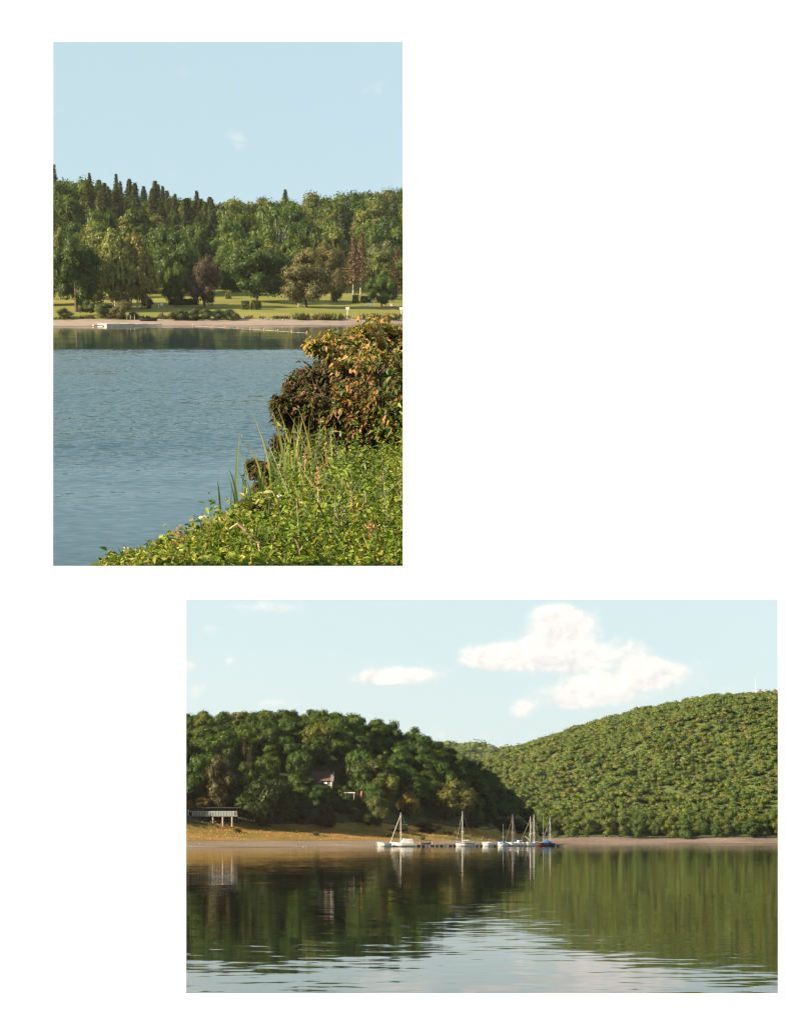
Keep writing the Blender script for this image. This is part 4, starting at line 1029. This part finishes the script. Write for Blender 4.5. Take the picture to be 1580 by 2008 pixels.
def flower(px, py, d, label):
    p = at(1, px, py, d); o = empty('white_flower', TM(1, p)); tag(o, label, 'flower')
    rr = np.random.RandomState(int(px)); lb = LB(); n = 6; a = np.arange(n) * 6.283 / n
    lb.leaves(np.zeros((n, 3)), np.tile(np.array([0, -.5, .8]), (n, 1)), np.stack([np.cos(a), np.sin(a) * .3, np.sin(a)], 1), np.full(n, .016), np.full(n, .012), np.ones((n, 3)), 1, .1)
    f = link('petals', finish(lb, 'petals', FLEAF), None, o); f.color = (.75, .72, .62, 1)
    MB().tube([(0, .01, -.22), (0, .01, -.1), (0, .005, 0)], [.003, .002, .002], 4).build('stem', BARK, o)
for i, (px, py, d, lb_) in enumerate([(221, 1090, 5.4, 'white bramble flower at the far lower left tip'), (548, 972, 8.6, 'white flower near the tip of the reeds'), (574, 920, 9.6, 'white flower below the pale shrub'), (395, 1015, 7.8, 'white flower on a shoot above the water edge')]):
    flower(px, py, d, lb_)

# ------------------------------------------------------------------ lower lake: woods
R = np.random.RandomState(77)
BOX_HOUSE = [(614, 652, 1508, 1537, 600), (668, 716, 1550, 1572, 575), (362, 468, 1574, 1640, 540)]   # clear ground before the house, the goal, the boathouse
nL = 0
for r, t in enumerate(np.arange(58, 236, 11.5)):
    for x in np.arange(-70, 124, 8.4):
        x = x + R.uniform(-2.4, 2.4); w_ = float(wide(x)); y = float(ysL(x)) + t * (.55 + .45 * w_) + R.uniform(-3, 3)
        if y - float(ysL(x)) < float(edgeM(np.array(x))) + 1 or y - float(ysL(x)) > float(tmaxL(x)) + 8: continue
        z = float(zL(x, y)); h = R.uniform(9.0, 13.0) if t < 140 else R.uniform(9.5, 11.5)
        if x > 96: h *= np.interp(x, [96, 121], [1, .55])
        if x > 121: continue
        px, py = px_of(2, x, y, z + h); pw = h * .45 * F / y; pb = px_of(2, x, y, z)[1]
        if px < 250: continue
        for a, b, c, d_, Y in BOX_HOUSE:                             # lower growth before the house, the pergola and the boathouse
            if px + pw > a and px - pw < b and pb > c and py < d_ and y < Y: h = min(h, EYE2 + (CY - d_) * y / F - z - .4)
        if h < 2.5: continue
        sp = (px < 520 and t < 150 and R.rand() < .16)
        if sp:
            o = link('spruce_tree', HILLS[R.randint(3)], None, None, TM(2, (x, y, z - .3), R.uniform(0, 6.28), (h * 1.25, h * 1.25, h * 1.35))); o.color = shade((.075, .070, .028), R, .2)
            tag(o, 'brownish dark spruce in the wood on the left hill', 'tree', 'spruces on the left hill')
        else:
            w = h * R.uniform(.92, 1.2)
            o = link('woodland_tree', HILLB[R.randint(8)], None, None, TM(2, (x, y, z - .3), R.uniform(0, 6.28), (w, w, h)))
            q = R.rand(); ci = 0 if q < .58 else (1 if q < .8 else 2); o.color = shade(((.064, .106, .019), (.050, .090, .018), (.10, .126, .025))[ci], R, .2)
            tag(o, ('green', 'dark green', 'olive green')[ci] + ' rounded tree %s the left hill, %s' % ('at the foot of' if t < 80 else ('low on' if t < 115 else ('high on' if t < 160 else 'along the crest of')), 'above the boathouse' if px < 480 else ('left of the house' if px < 610 else ('right of the house' if px < 700 else ('above the yellow tree' if px < 850 else ('above the second mast' if px < 960 else 'near the cape'))))), 'tree', 'broadleaf trees on the left hill')
        nL += 1
def ltree(px, base, top, wpx, k, col, label, name='broadleaf_tree', kind=HILLB, rz=0.0):
    p = gL(px, base); sc = p.y / F; h = (base - top) * sc; w = wpx * sc
    o = link(name, kind[k % len(kind)], None, None, TM(2, p - Vector((0, 0, .3)), rz, (w / .85, w / .85, h) if kind is HILLB else (w / .42, w / .42, h))); o.color = (*col, 1); tag(o, label, 'tree')
ltree(530, 1622, 1524, 112, 0, (.040, .060, .018), 'large dark tree at the meadow edge right of the boathouse', rz=1)
ltree(590, 1618, 1548, 70, 1, (.045, .062, .018), 'dark rounded tree at the meadow edge below the house', rz=2)
ltree(492, 1560, 1452, 54, 0, (.060, .062, .028), 'layered dark spruce above the boathouse', 'spruce_tree', HILLS)
ltree(425, 1590, 1480, 70, 2, (.085, .075, .032), 'brownish tall tree on the left above the boathouse', rz=2)
ltree(722, 1548, 1484, 104, 2, (.080, .100, .028), 'wide sunlit tree right of the brown-roofed house', rz=3)
ltree(885, 1612, 1526, 96, 5, (.12, .125, .034), 'broad sunlit yellow green tree above the shore path', rz=.5)
ltree(800, 1605, 1550, 52, 1, (.20, .17, .035), 'bright yellow tree on the slope left of the broad one', rz=.8)
ltree(742, 1622, 1558, 44, 6, (.085, .105, .03), 'small sunlit tree below the wide one near the shore', rz=1.9)
ltree(955, 1620, 1572, 44, 4, (.045, .06, .018), 'dark tree above the beach behind the jetty', rz=1.2)
ltree(640, 1625, 1575, 46, 3, (.085, .085, .03), 'olive shrubby tree at the meadow edge below the goal', rz=.4)
for i, (px, b, tp, w, c, lab) in enumerate([(682, 1600, 1580, 40, (.05, .075, .02), 'low green shrub on the dark slope under the white goal'), (720, 1618, 1596, 38, (.045, .06, .02), 'dark shrub at the foot of the slope right of the goal'),
        (660, 1598, 1570, 44, (.03, .045, .015), 'dark shrub left of the white goal frame'), (740, 1590, 1568, 34, (.07, .085, .025), 'leafy shrub right of the orange parasol'), (398, 1588, 1565, 36, (.20, .15, .03), 'yellow flowering shrub above the boathouse roof'),
        (376, 1590, 1570, 22, (.22, .13, .05), 'orange brown shrub left of the yellow one'), (455, 1590, 1562, 30, (.07, .12, .025), 'green shrub above the right end of the boathouse'), (440, 1590, 1572, 24, (.09, .13, .03), 'light green shrub before the cottage roof'),
        (840, 1632, 1612, 60, (.045, .055, .02), 'low dark scrub along the meadow left of the broad tree'), (780, 1634, 1618, 46, (.05, .06, .02), 'dark scrub above the dry meadow behind the cruiser'), (985, 1632, 1604, 46, (.032, .045, .016), 'dark scrub on the slope behind the covered boats'),
        (1020, 1635, 1606, 44, (.03, .045, .016), 'dark scrub near the cape behind the masts'), (925, 1630, 1600, 46, (.04, .05, .018), 'scrub on the slope below the broad tree'), (620, 1640, 1630, 16, (.1, .11, .03), 'small tuft shrub on the dry meadow'), (465, 1634, 1624, 18, (.09, .1, .03), 'green tussock on the meadow before the boathouse'),
        (760, 1642, 1633, 24, (.1, .1, .03), 'low green bush on the meadow left of the cruiser mast'), (828, 1648, 1641, 13, (.09, .1, .025), 'small green bush on the sand right of the cruiser'), (878, 1638, 1628, 20, (.12, .11, .03), 'small dry bush above the sand near the second mast')]):
    pshrub(px, b, tp, w, c, lab, None, i, 'shrub', 2)
for i, (px, b, tp, w) in enumerate([(560, 1556, 1536, 40), (585, 1548, 1530, 36), (604, 1552, 1534, 34), (618, 1560, 1540, 36), (640, 1566, 1544, 40), (596, 1570, 1548, 44), (560, 1578, 1552, 44), (662, 1560, 1543, 26), (625, 1580, 1556, 40), (612, 1536, 1520, 22)]):
    pshrub(px, b, tp, w, (.045, .07, .018), 'dark green bush on the slope around the brown-roofed house', 'bushes around the brown-roofed house', i, 'bush', 2)
# meadow grass
pts = []
for i in range(1500):
    x = R.uniform(-60, 110); y = float(ysL(x)) + float(edgeB(np.array(x))) + R.rand() ** .8 * (float(edgeM(np.array(x))) - float(edgeB(np.array(x)))); pts.append((x, y, float(zL(x, y))))
tufts('meadow_grass', 2, pts[:900], (.34, .21, .065), .25, .75, 'tall dry orange grass on the meadow of the left shore', 'grass', 6, 1.0, 9)
tufts('green_meadow_grass', 2, pts[900:], (.17, .17, .04), .25, .6, 'green grass patches on the meadow of the left shore', 'grass', 7, .9, 9)

for i in range(70):
    x = R.uniform(-30, 105); y = float(ysL(x)) + R.rand() ** 1.5 * float(edgeB(np.array(x))); z = float(zL(x, y)); r_ = R.uniform(.1, .3)
    o = MB().ball((0, 0, r_ * .25), r_, 6, 4, (R.uniform(.9, 1.7), 1, R.uniform(.5, .8))).build('stone', ROCK, None, TM(2, (x, y, z), R.uniform(0, 6)))
    tag(o, 'small grey stone lying on the left sand beach', 'stone', 'stones on the left beach')
# far right hillside: individual trees along the water, the wood above as one mass
def far_clump(seed, n=36):
    rr = np.random.RandomState(seed); lb = LB(); k = 3
    for i in range(k):
        c = np.array([rr.normal() * .2, rr.normal() * .2, rr.uniform(.35, .75)]); r = rr.uniform(.2, .32); m = n // k * 2
        d = rdir(rr, m); d[:, 2] = np.abs(d[:, 2]) * 1.2 - .35; d = nrm(d); s = rr.uniform(.08, .16, m)
        lb.leaves(c + d * r - 0, d + rr.normal(size=(m, 3)) * .35, rdir(rr, m), s, s * .85, tints(rr, m, .85, 1.16, .06), 0, .15); lb.core(c, r * .88 * np.ones(3), rr, np.array([.8, .8, .75]), True)
    return lb
FARV = []
for i in range(5):
    lb = far_clump(600 + i); FARV.append((np.concatenate(lb.v), np.concatenate(lb.f), np.concatenate(lb.c)))
FARM = []
for v, f, c in FARV:
    me = np_mesh('far_tree', v, [f], False, c); me.materials.append(LEAF); FARM.append(me)
FG = [(.102, .136, .024), (.088, .126, .023), (.122, .148, .026), (.140, .158, .029), (.070, .108, .022), (.130, .125, .032)]
pick = lambda: FG[R.choice(6, p=[.32, .24, .2, .1, .09, .05])]
nR = 0
for row, (t, h0, h1, dx) in enumerate(((16, 8, 11, 5.2), (23, 8, 11, 5.4))):
    for x in np.arange(100, 345, dx):
        x = x + R.uniform(-1.8, 1.8); y = YR + t + R.uniform(-2, 2); z = float(zR(x, y)); h = R.uniform(h0, h1); w = h * R.uniform(.9, 1.25)
        o = link('shore_tree', HILLB[R.randint(8)], None, None, TM(2, (x, y, z - .4), R.uniform(0, 6.28), (w, w, h))); o.color = shade(pick(), R, .18)
        tag(o, 'green tree in the %s row above the rocky right shore, %s' % (('front', 'second')[row], 'left end' if x < 165 else ('left of its centre' if x < 200 else ('at its centre' if x < 235 else ('right of its centre' if x < 270 else 'right end')))), 'tree', 'trees along the right shore'); nR += 1
VV, FF, CC = [], [], []; off = 0
def mass(xs0, xs1, t0, t1, sp, zf, y0, hh, holes=()):
    global off
    V_, F_, C_ = [], [], []; n = 0; o = 0
    for ti, t in enumerate(np.arange(t0, t1, sp * .95)):
        for x in np.arange(xs0 + (ti % 2) * sp / 2, xs1, sp):
            xx = x + R.uniform(-.85, .85) * sp; y = y0 + t + R.uniform(-.85, .85) * sp; z = float(zf(xx, y)); h = R.uniform(*hh) * R.choice([.75, 1, 1, 1.25]) + float(wob(xx, y, 55)) * .8
            px, py = px_of(2, xx, y, z + h * .6)
            if any(abs(px - a) < b and abs(py - c) < d for a, b, c, d in holes): continue
            v, f, c = FARV[R.randint(5)]; a = R.uniform(0, 6.28); co, si = math.cos(a), math.sin(a); w = h * R.uniform(1.15, 1.75)
            vv = np.stack([(v[:, 0] * co - v[:, 1] * si) * w + xx, (v[:, 0] * si + v[:, 1] * co) * w + y, v[:, 2] * h + z - .4], 1)
            V_.append(vv); F_.append(f + o); o += len(vv); C_.append(c * np.array(shade(pick(), R, .14)[:3])); n += 1
    me = np_mesh('forest', np.concatenate(V_), [np.concatenate(F_)], False, np.concatenate(C_)); me.materials.append(LEAF); return me, n
me, nm = mass(62, 396, 28, 405, 4.05, zR, YR, (3.2, 5.4), ((1344, 9, 1505, 6), (1158, 9, 1497, 5), (1080, 5, 1503, 5)))
tag(link('forest', me), 'dense far wood covering the whole right hillside above the shore trees', 'forest', None, 'stuff')
me, nf = mass(90, 420, 180, 560, 12, zF, 1350, (9, 13))
tag(link('distant_forest', me), 'distant wood on the low hill in the gap between the hills', 'forest', None, 'stuff')
def side_wood():
    V_, F_, C_ = [], [], []; o = 0
    for t in np.arange(68, 200, 8.5):
        for x in np.arange(-124, -30, 7.0):
            xx = x + R.uniform(-3, 3); y = float(ysL(xx)) + t + R.uniform(-3, 3)
            if CX + xx / y * F > 262: continue
            z = float(zL(xx, y)); h = R.uniform(9, 13); v, f, c = FARV[R.randint(5)]; a = R.uniform(0, 6.28); co, si = math.cos(a), math.sin(a); w = h * 1.1
            V_.append(np.stack([(v[:, 0] * co - v[:, 1] * si) * w + xx, (v[:, 0] * si + v[:, 1] * co) * w + y, v[:, 2] * h + z - .4], 1)); F_.append(f + o); o += len(v); C_.append(c * np.array(shade((.06, .09, .02), R, .2)[:3]))
    me = np_mesh('forest', np.concatenate(V_), [np.concatenate(F_)], False, np.concatenate(C_)); me.materials.append(LEAF)
    tag(link('side_forest', me), 'wood going on to the left of the boathouse hill', 'forest', None, 'stuff')
side_wood()
# bare rock outcrop in the wood
for i, (px, Y, lab) in enumerate([(1344, 930, 'pale bare rock outcrop high in the right wood'), (1158, 915, 'small tan rock outcrop left in the right wood')]):
    x = (px - CX) / F * Y; z = float(zR(x, Y)); mb = MB(); rr = random.Random(i)
    for k in range(6): mb.ball((rr.uniform(-2.5, 2.5), rr.uniform(-1, 1), rr.uniform(0, 3)), rr.uniform(.7, 1.3), 6, 4, (1.2, 1, rr.uniform(.7, 1.4)))
    tag(mb.build('rock_outcrop', BEACHR, None, TM(2, (x, Y, z + .6))), lab, 'rock')
# radio mast on the crest
x = (1481 - CX) / F * 1145; mb = MB(); z = float(zR(x, 1145))
for a, b in ((-.5, -.5), (.5, -.5), (.5, .5), (-.5, .5)): mb.tube([(a, b, 0), (a * .3, b * .3, 20)], .05, 4)
for k in range(1, 9): mb.box((0, 0, k * 2.2), (1.1 - .08 * k, 1.1 - .08 * k, .08))
mb.tube([(0, 0, 19), (0, 0, 24)], .05, 4)
tag(mb.build('radio_mast', ALU, None, TM(2, (x, 1145, z - 8))), 'thin lattice radio mast on the crest of the right hill', 'mast')
# dry trees on the crest at the right
for i in range(9):
    px = R.uniform(1490, 1560); Y = 1140 + R.uniform(-15, 10); x = (px - CX) / F * Y; z = float(zR(x, Y))
    o = link('bare_tree', FARM[i % 5], None, None, TM(2, (x, Y, z - 1), i, (7, 7, 9))); o.color = (.20, .14, .09, 1); tag(o, 'bare brown tree on the right end of the far crest', 'tree', 'bare trees on the far crest')

# ------------------------------------------------------------------ lower lake: buildings on the left shore
def boathouse():
    p = gL(418, 1616); sc = p.y / F; W = 96 * sc; o = empty('boathouse', TM(2, p)); tag(o, 'dark flat-roofed boathouse with long glazed balcony on stilts', 'boathouse')
    x0 = -W / 2; zd = (1616 - 1601) * sc * 1.0
    MB().box((0, 3.2, zd + .05), (W, 6.4, .22)).build('deck', GREYM, o)
    MB().box((0, 4.4, zd + 1.3), (W * .96, 4.0, 2.3)).build('wall', SLATE, o)
    MB().box((.6, 3.6, zd + 2.75), (W * 1.04, 7.6, .28)).build('roof', SLATE, o)
    MB().box((0, 6.6, zd / 2 - .6), (W, .3, zd + 1.6)).build('back_wall', SLATE, o)
    n = 16; pw = W * .88 / n
    for i in range(n): MB().box((x0 + W * .06 + pw * (i + .5), -.02 + .01 * (i % 2), zd + .85), (pw - .16, .06, 1.35)).build('panel', PANEL, o)
    for i in range(2): MB().box((x0 + W * (.955 + .03 * i), 0, zd + .85), (.28, .08, 1.3)).build('panel', WOOD, o)
    MB().box((0, 0, zd + 1.58), (W * .97, .08, .08)).build('rail', ALU, o)
    MB().box((x0 - .1, 0, zd + 1.2), (.25, .12, 1.9)).build('corner_post', SIGNW, o)
    for t in (.49, .69, .88): MB().box((x0 + W * t, .4, zd / 2 - .45), (.38, .38, zd + .9)).build('stilt', CONC, o)
boathouse()
def cottage():
    p = gL(425, 1592); p = at(2, 425, 1586, p.y + 8); sc = p.y / F; o = empty('cottage', TM(2, p, .25)); tag(o, 'small cottage with pale roof half hidden above the boathouse', 'cottage')
    p0 = float(zL(p.x, p.y)) - p.z
    MB().box((0, 0, (p0 + .2) / 2 + .1), (5.4, 3.6, max(.5, .4 - p0 + 1.2))).build('wall', CREAM, o)
    MB().prism([(-2.2, .8), (0, 2.1), (2.2, .8), (2.2, .68), (0, 1.95), (-2.2, .68)], (-3.1, 3.1)).build('roof', CONC, o)
    MB().box((2.3, -1.4, 1.0), (.6, .6, 1.4)).build('chimney', CREAM, o)
    for x in (-1.4, .4): MB().box((x, -1.83, .2), (.8, .06, .7)).build('window', GLASSD, o)
cottage()
def house():
    p = gL(632, 1548); p.y += 4; p = Vector(((632 - CX) / F * p.y, p.y, float(zL((632 - CX) / F * p.y, p.y)))); sc = p.y / F
    o = empty('house', TM(2, p, -.12)); tag(o, 'white half-timbered house with steep brown tiled roof among the trees', 'house')
    zr = EYE2 + (CY - 1513) * sc - p.z; ze = EYE2 + (CY - 1530) * sc - p.z; W = 7.6
    MB().box((0, 2.4, ze / 2 - .3), (W - .6, 4.6, ze + .6)).build('wall', SIGNW, o)
    MB().prism([(-.6, ze - .15), (2.4, zr), (5.4, ze - .15), (5.4, ze - .35), (2.4, zr - .2), (-.6, ze - .35)], (-W / 2, W / 2)).build('roof', TILE, o)
    for s_ in (-1, 1): MB().prism([(0.05, ze - .3), (2.4, zr - .25), (4.7, ze - .3)], (s_ * (W / 2 - .5), s_ * (W / 2 - .35))).build('gable', SIGNW, o)
    MB().box((0, .07, ze - .35), (W - .5, .1, .3)).build('beam', BARK, o); MB().box((0, .07, ze - 1.5), (W - .5, .1, .3)).build('beam', BARK, o)
    for x in (-2.2, 0, 2.2):
        w = MB().box((x, .06, ze - .95), (1.0, .08, .9)).build('window', GLASSD, o); MB().box((x, -.0, ze - .95), (.08, .05, .9)).build('mullion', SIGNW, w)
    MB().box((1.8, 3.0, zr + .2), (.6, .6, 1.2)).build('chimney', TILE, o)
    for s_ in (1,): MB().prism([(-.7, ze - .38), (2.4, zr + .02), (2.4, zr - .3), (-.5, ze - .6)], (W / 2 + .01, W / 2 + .16)).build('bargeboard', SIGNW, o)
house()
p = at(2, 650, 1549, 585); z = float(zL(p.x, p.y)); tag(MB().tube([(0, 0, -.5), (0, 0, EYE2 + (CY - 1519) * 585 / F - z)], .14, 6).build('utility_pole', PALEBARK, None, TM(2, (p.x, p.y, z))), 'grey wooden pole right of the brown-roofed house', 'pole')
def goal():
    Y = gL(686, 1571).y; a = at(2, 686, 1567, Y); z = float(zL(a.x, Y)); k = Y / F; top = EYE2 + (CY - 1555.5) * k - z; o = empty('pergola', TM(2, (a.x, Y, z))); tag(o, 'white goal-shaped wooden pergola standing on the dark slope', 'pergola')
    w = 16 * k
    for s_ in (-1, 1): MB().box((s_ * w / 2, 0, top / 2), (.26, .26, top)).build('post', PALEBARK, o)
    MB().box((-.2, 0, top + .1), (w + 1.1, .28, .24)).build('crossbar', SIGNW, o)
goal()
def parasol():
    Y = gL(709, 1571).y; a = at(2, 709, 1567, Y); z = float(zL(a.x, Y)); k = Y / F; o = empty('closed_parasol', TM(2, (a.x, Y, z))); tag(o, 'closed orange brown parasol right of the white frame', 'parasol')
    top = EYE2 + (CY - 1551) * k - z; bot = EYE2 + (CY - 1566) * k - z; m = (top + bot) / 2
    MB().tube([(0, 0, 0), (0, 0, top)], .06, 6).build('pole', WOOD, o)
    MB().tube([(0, 0, bot), (0, 0, bot + .5), (0, 0, m), (0, 0, top - .4), (0, 0, top)], [.3, .42, .5, .36, .06], 9).build('canopy', ORCLOTH, o)
parasol()
p = gL(934, 1628); Rr = random.Random(5); mb = MB()
for i in range(9):
    a = Rr.uniform(-1.3, 1.3); L = Rr.uniform(1.5, 3.6); mb.tube([(0, 0, .2), (math.sin(a) * L * .5, Rr.uniform(-.5, .2), abs(math.cos(a)) * L * .45 + .2), (math.sin(a) * L, Rr.uniform(-1, .2), abs(math.cos(a)) * L * .75 + .4)], [.10, .07, .03], 4)
tag(mb.build('fallen_branch', PALEBARK, None, TM(2, p)), 'bleached fallen branch on the slope behind the small boats', 'branch')

# ------------------------------------------------------------------ lower lake: jetty and boats
def wpt(px, py):
    k = EYE2 / ((py - CY) / F); return Vector(((px - CX) / F * k, k, 0))
J0, J1 = wpt(740, 1661.4), wpt(1102, 1660.2)
JA = math.atan2(J1.y - J0.y, J1.x - J0.x)
def jpt(px, out=0.0):
    """point on the line of the jetty seen at column px, out metres nearer the viewer"""
    t = 0.0
    lo, hi = -.2, 1.2
    for _ in range(40):
        m = (lo + hi) / 2; q = J0.lerp(J1, m)
        if CX + q.x / q.y * F < px: lo = m
        else: hi = m
    q = J0.lerp(J1, lo); k = (q.y - out) / q.y; return Vector((q.x * k, q.y * k, 0))
def jetty():
    o = empty('floating_jetty', TM(2, J0, JA)); tag(o, 'long low floating jetty with white and black floats along the beach', 'jetty')
    L = (J1 - J0).length; n = 14; s_ = L / n
    for i in range(n):
        MB().box((s_ * (i + .5), 0, .62), (s_ - .15, 2.2, .16)).build('deck_section', WOOD, o)
        nb = 3
        for k in range(nb):
            x = s_ * (i + (k + .5) / nb)
            MB().box((x, -.85, .26), (s_ / nb * .55, .5, .5)).build('float', (NAVY, DARK, GEL)[(i * nb + k) % 3] if i > 3 else (DARK, GEL)[k % 2], o)
    for i in range(0, n, 2): MB().tube([(s_ * i + .4, 1.0, -.5), (s_ * i + .4, 1.0, 1.7)], .07, 6).build('pile', STEEL, o)
jetty()
def boat(px, L, W, hullm, label, mast=None, out=1.8, rz=None, cover=None, cabin=None, stays=True, mastm=None, boom=None, stripe=None, fr=.5, canopy=None):
    p = jpt(px, out); o = empty('sailing_boat' if mast else 'motor_boat', TM(2, p, (JA if rz is None else rz) - .22)); tag(o, label, 'boat')
    rings = []; n = 13
    for i in range(n):
        t = i / (n - 1); b = max(0.02, min(1, (t / .42)) ** .75) if t < .42 else 1 - .22 * ((t - .42) / .58) ** 2
        w = W / 2 * b; sh = 1.15 + .4 * (1 - t) ** 2; x = (t - fr) * L; kl = -.25 + .2 * (1 - t) ** 3
        rings.append([(x, -w, sh), (x + .12 * (1 - t), -w * .93, .45), (x + .3 * (1 - t), -w * .62, .02), (x + .4 * (1 - t), 0, kl), (x + .3 * (1 - t), w * .62, .02), (x + .12 * (1 - t), w * .93, .45), (x, w, sh)])
    mb = MB().loft(rings); mb.add(rings[-1], [tuple(range(7))]); mb.build('hull', hullm, o)
    d = MB(); d.loft([[(r_[0][0], r_[0][1] * .98, r_[0][2] - .03), (r_[0][0], 0, r_[0][2] + .05), (r_[6][0], r_[6][1] * .98, r_[6][2] - .03)] for r_ in rings]); d.build('deck', GEL if hullm is not GEL else CREAM, o)
    if stripe:
        d = MB(); d.loft([[(r_[0][0], r_[0][1] * 1.015 - .01, r_[0][2] - .06), (r_[0][0], r_[0][1] * 1.0 - .02, r_[0][2] - .26)] for r_ in rings]); d.build('stripe', stripe, o)
    if cabin:
        x0, x1, h = cabin; zc = 1.0
        prof = [(x0 * L, zc), (x0 * L + .5, zc + h), (x1 * L - .15, zc + h), (x1 * L, zc)]; hw = W * .34
        vs = [(x, -hw, z) for x, z in prof] + [(x, hw, z) for x, z in prof]
        MB().add(vs, [(0, 1, 2, 3), (7, 6, 5, 4), (0, 4, 5, 1), (1, 5, 6, 2), (2, 6, 7, 3)]).build('cabin', GEL, o)
        for k in range(3):
            xx = x0 * L + .7 + k * (x1 - x0) * L * .26; MB().box((xx, -hw - .02, zc + h * .58), ((x1 - x0) * L * .16, .04, h * .34)).build('window', GLASSD, o)
    if canopy:
        x0, x1, h, cm = canopy; pr = [(x0 * L, 1.0), (x0 * L + .9, 1.0 + h), (x1 * L - .2, 1.0 + h * .95), (x1 * L + .15, 1.0)]; hw = W * .42
        vs = [(x, -hw * (1 if z < 1.1 else .84), z) for x, z in pr] + [(x, hw * (1 if z < 1.1 else .84), z) for x, z in pr]
        MB().add(vs, [(0, 1, 2, 3), (7, 6, 5, 4), (0, 4, 5, 1), (1, 5, 6, 2), (2, 6, 7, 3)]).build('canopy', cm, o)
        MB().box((x1 * L - .9, -hw * .93, 1.0 + h * .5), (.9, .05, h * .5)).build('canopy_window', CREAM, o)
    if cover:
        x0, x1, h, cm = cover; rg = []
        for i in range(7):
            t = i / 6; x = (x0 + (x1 - x0) * t) * L; hh = 1.0 + h * math.sin(math.pi * (.12 + .76 * t)); w = W * .47
            rg.append([(x, -w, .85), (x, -w * .8, .85 + (hh - .85) * .65), (x, 0, hh), (x, w * .8, .85 + (hh - .85) * .65), (x, w, .85)])
        MB().loft(rg).build('cover', cm, o)
    if mast:
        mx, top, mr = mast; mr *= .72; mm = mastm or ALU
        H = EYE2 + (CY - top) * p.y / F; MB().tube([(mx * L, 0, .9), (mx * L, 0, H)], [mr, mr * .8], 7).build('mast', mm, o)
        MB().box((mx * L, 0, H * .42), (.1, 1.7, .08)).build('spreader', mm, o)
        if stays:
            MB().tube([(-fr * L + .15, 0, 1.25), (mx * L, 0, H * .94)], .022 if stays is True else stays, 5).build('forestay', mm, o)
            MB().tube([((1 - fr) * L - .1, 0, 1.0), (mx * L, 0, H * .98)], .016, 4).build('backstay', WIRE, o)
            for s_ in (-1, 1): MB().tube([(mx * L + .1, s_ * W * .46, 1.0), (mx * L, s_ * .8, H * .42), (mx * L, 0, H * .9)], .016, 4).build('shroud', WIRE, o)
        if boom: MB().tube([(mx * L, 0, 1.9), (mx * L + boom[0], 0, boom[2] if len(boom) > 2 else 2.0)], .13 if boom[1] is ALU else .2, 7).build('boom', boom[1], o)
    return o
boat(787, 8.2, 2.8, GEL, 'white sailing cruiser with white canopy, leftmost of the masted boats', (-.03, 1594, .13), 2.6, JA - .15, None, None, .055, None, None, None, .46, (-.02, .42, 1.6, GEL))
boat(753, 4.6, 1.7, GEL, 'low white open boat at the left end of jetty', None, 2.0, JA)
rowboat(TM(2, jpt(834, -.6) + Vector((0, 0, .7)), JA), 4.2, 1.4, WOOD, 'brown wooden dinghy lying on the jetty right of the cruiser')
boat(911, 6.6, 2.2, GEL, 'white sailing boat with dark blue stripe and tall white mast', (-.12, 1591, .12), 2.4, JA, None, (-.2, .2, .4), True, None, (2.4, GEL), NAVY)
boat(956, 4.0, 1.7, GEL, 'small white motor boat with rounded white cover', None, 2.2, JA, (-.25, .4, .6, GEL))
boat(984.5, 3.4, 1.6, GEL, 'small dinghy under a bright blue cover with a thin dark mast', (.1, 1616, .06), 2.2, JA, (-.35, .45, .8, BLUE), None, False, GREYM)
boat(1002, 4.6, 1.9, GEL, 'white sailing boat with tall grey mast and several stays', (.12, 1596.5, .11), 2.4, JA, None, (-.25, .2, .4), True, GREYM, (1.7, BLUE, 2.3))
boat(1017, 3.6, 1.8, CREAM, 'cream cabin boat behind the grey masted boat', None, 1.6, JA, None, (-.2, .35, 1.0))
boat(1034, 5.6, 2.1, GEL, 'white sailing boat with raised boom, nearest the twin masts', (.20, 1602, .12), 2.8, JA, None, (-.1, .3, .45), True, None, (-2.0, ALU, 3.4))
boat(1046, 5.0, 2.0, GEL, 'white boat with the taller of the twin white masts', (.02, 1597.5, .12), .8, JA, (.05, .48, .5, TEAL), None, True)
boat(1062, 5.0, 1.9, REDP, 'red-hulled sailing boat with thin mast', (.12, 1598.5, .07), 2.6, JA, None, (-.2, .15, .4), False, GREYM)
boat(1074, 4.6, 1.9, NAVY, 'dark sailing boat under a blue tent cover at jetty end', (.16, 1603, .10), 2.0, JA, (-.48, .3, 1.2, BLUE), None, True)
boat(1054, 3.4, 1.6, CREAM, 'small boat under a green cover behind the red boat', None, .4, JA, (-.4, .45, .8, TEAL))
print('TREES', n1, nL, nR, nm, nf)

# ------------------------------------------------------------------ evening haze over both lakes
def haze():
    m, N, L, o = mat('haze')
    v = N.new('ShaderNodeVolumePrincipled'); v.inputs['Color'].default_value = (1.0, .97, .93, 1); v.inputs['Density'].default_value = .000045; v.inputs['Anisotropy'].default_value = .1
    L.new(v.outputs[0], o.inputs['Volume']); m.cycles.volume_sampling = 'EQUIANGULAR'; m.cycles.homogeneous_volume = True
    h = MB().box((60, 1000, 160), (1800, 2300, 330)).build('haze', m); tag(h, 'thin pale evening haze over the lakes', 'haze', None, 'stuff')
haze()
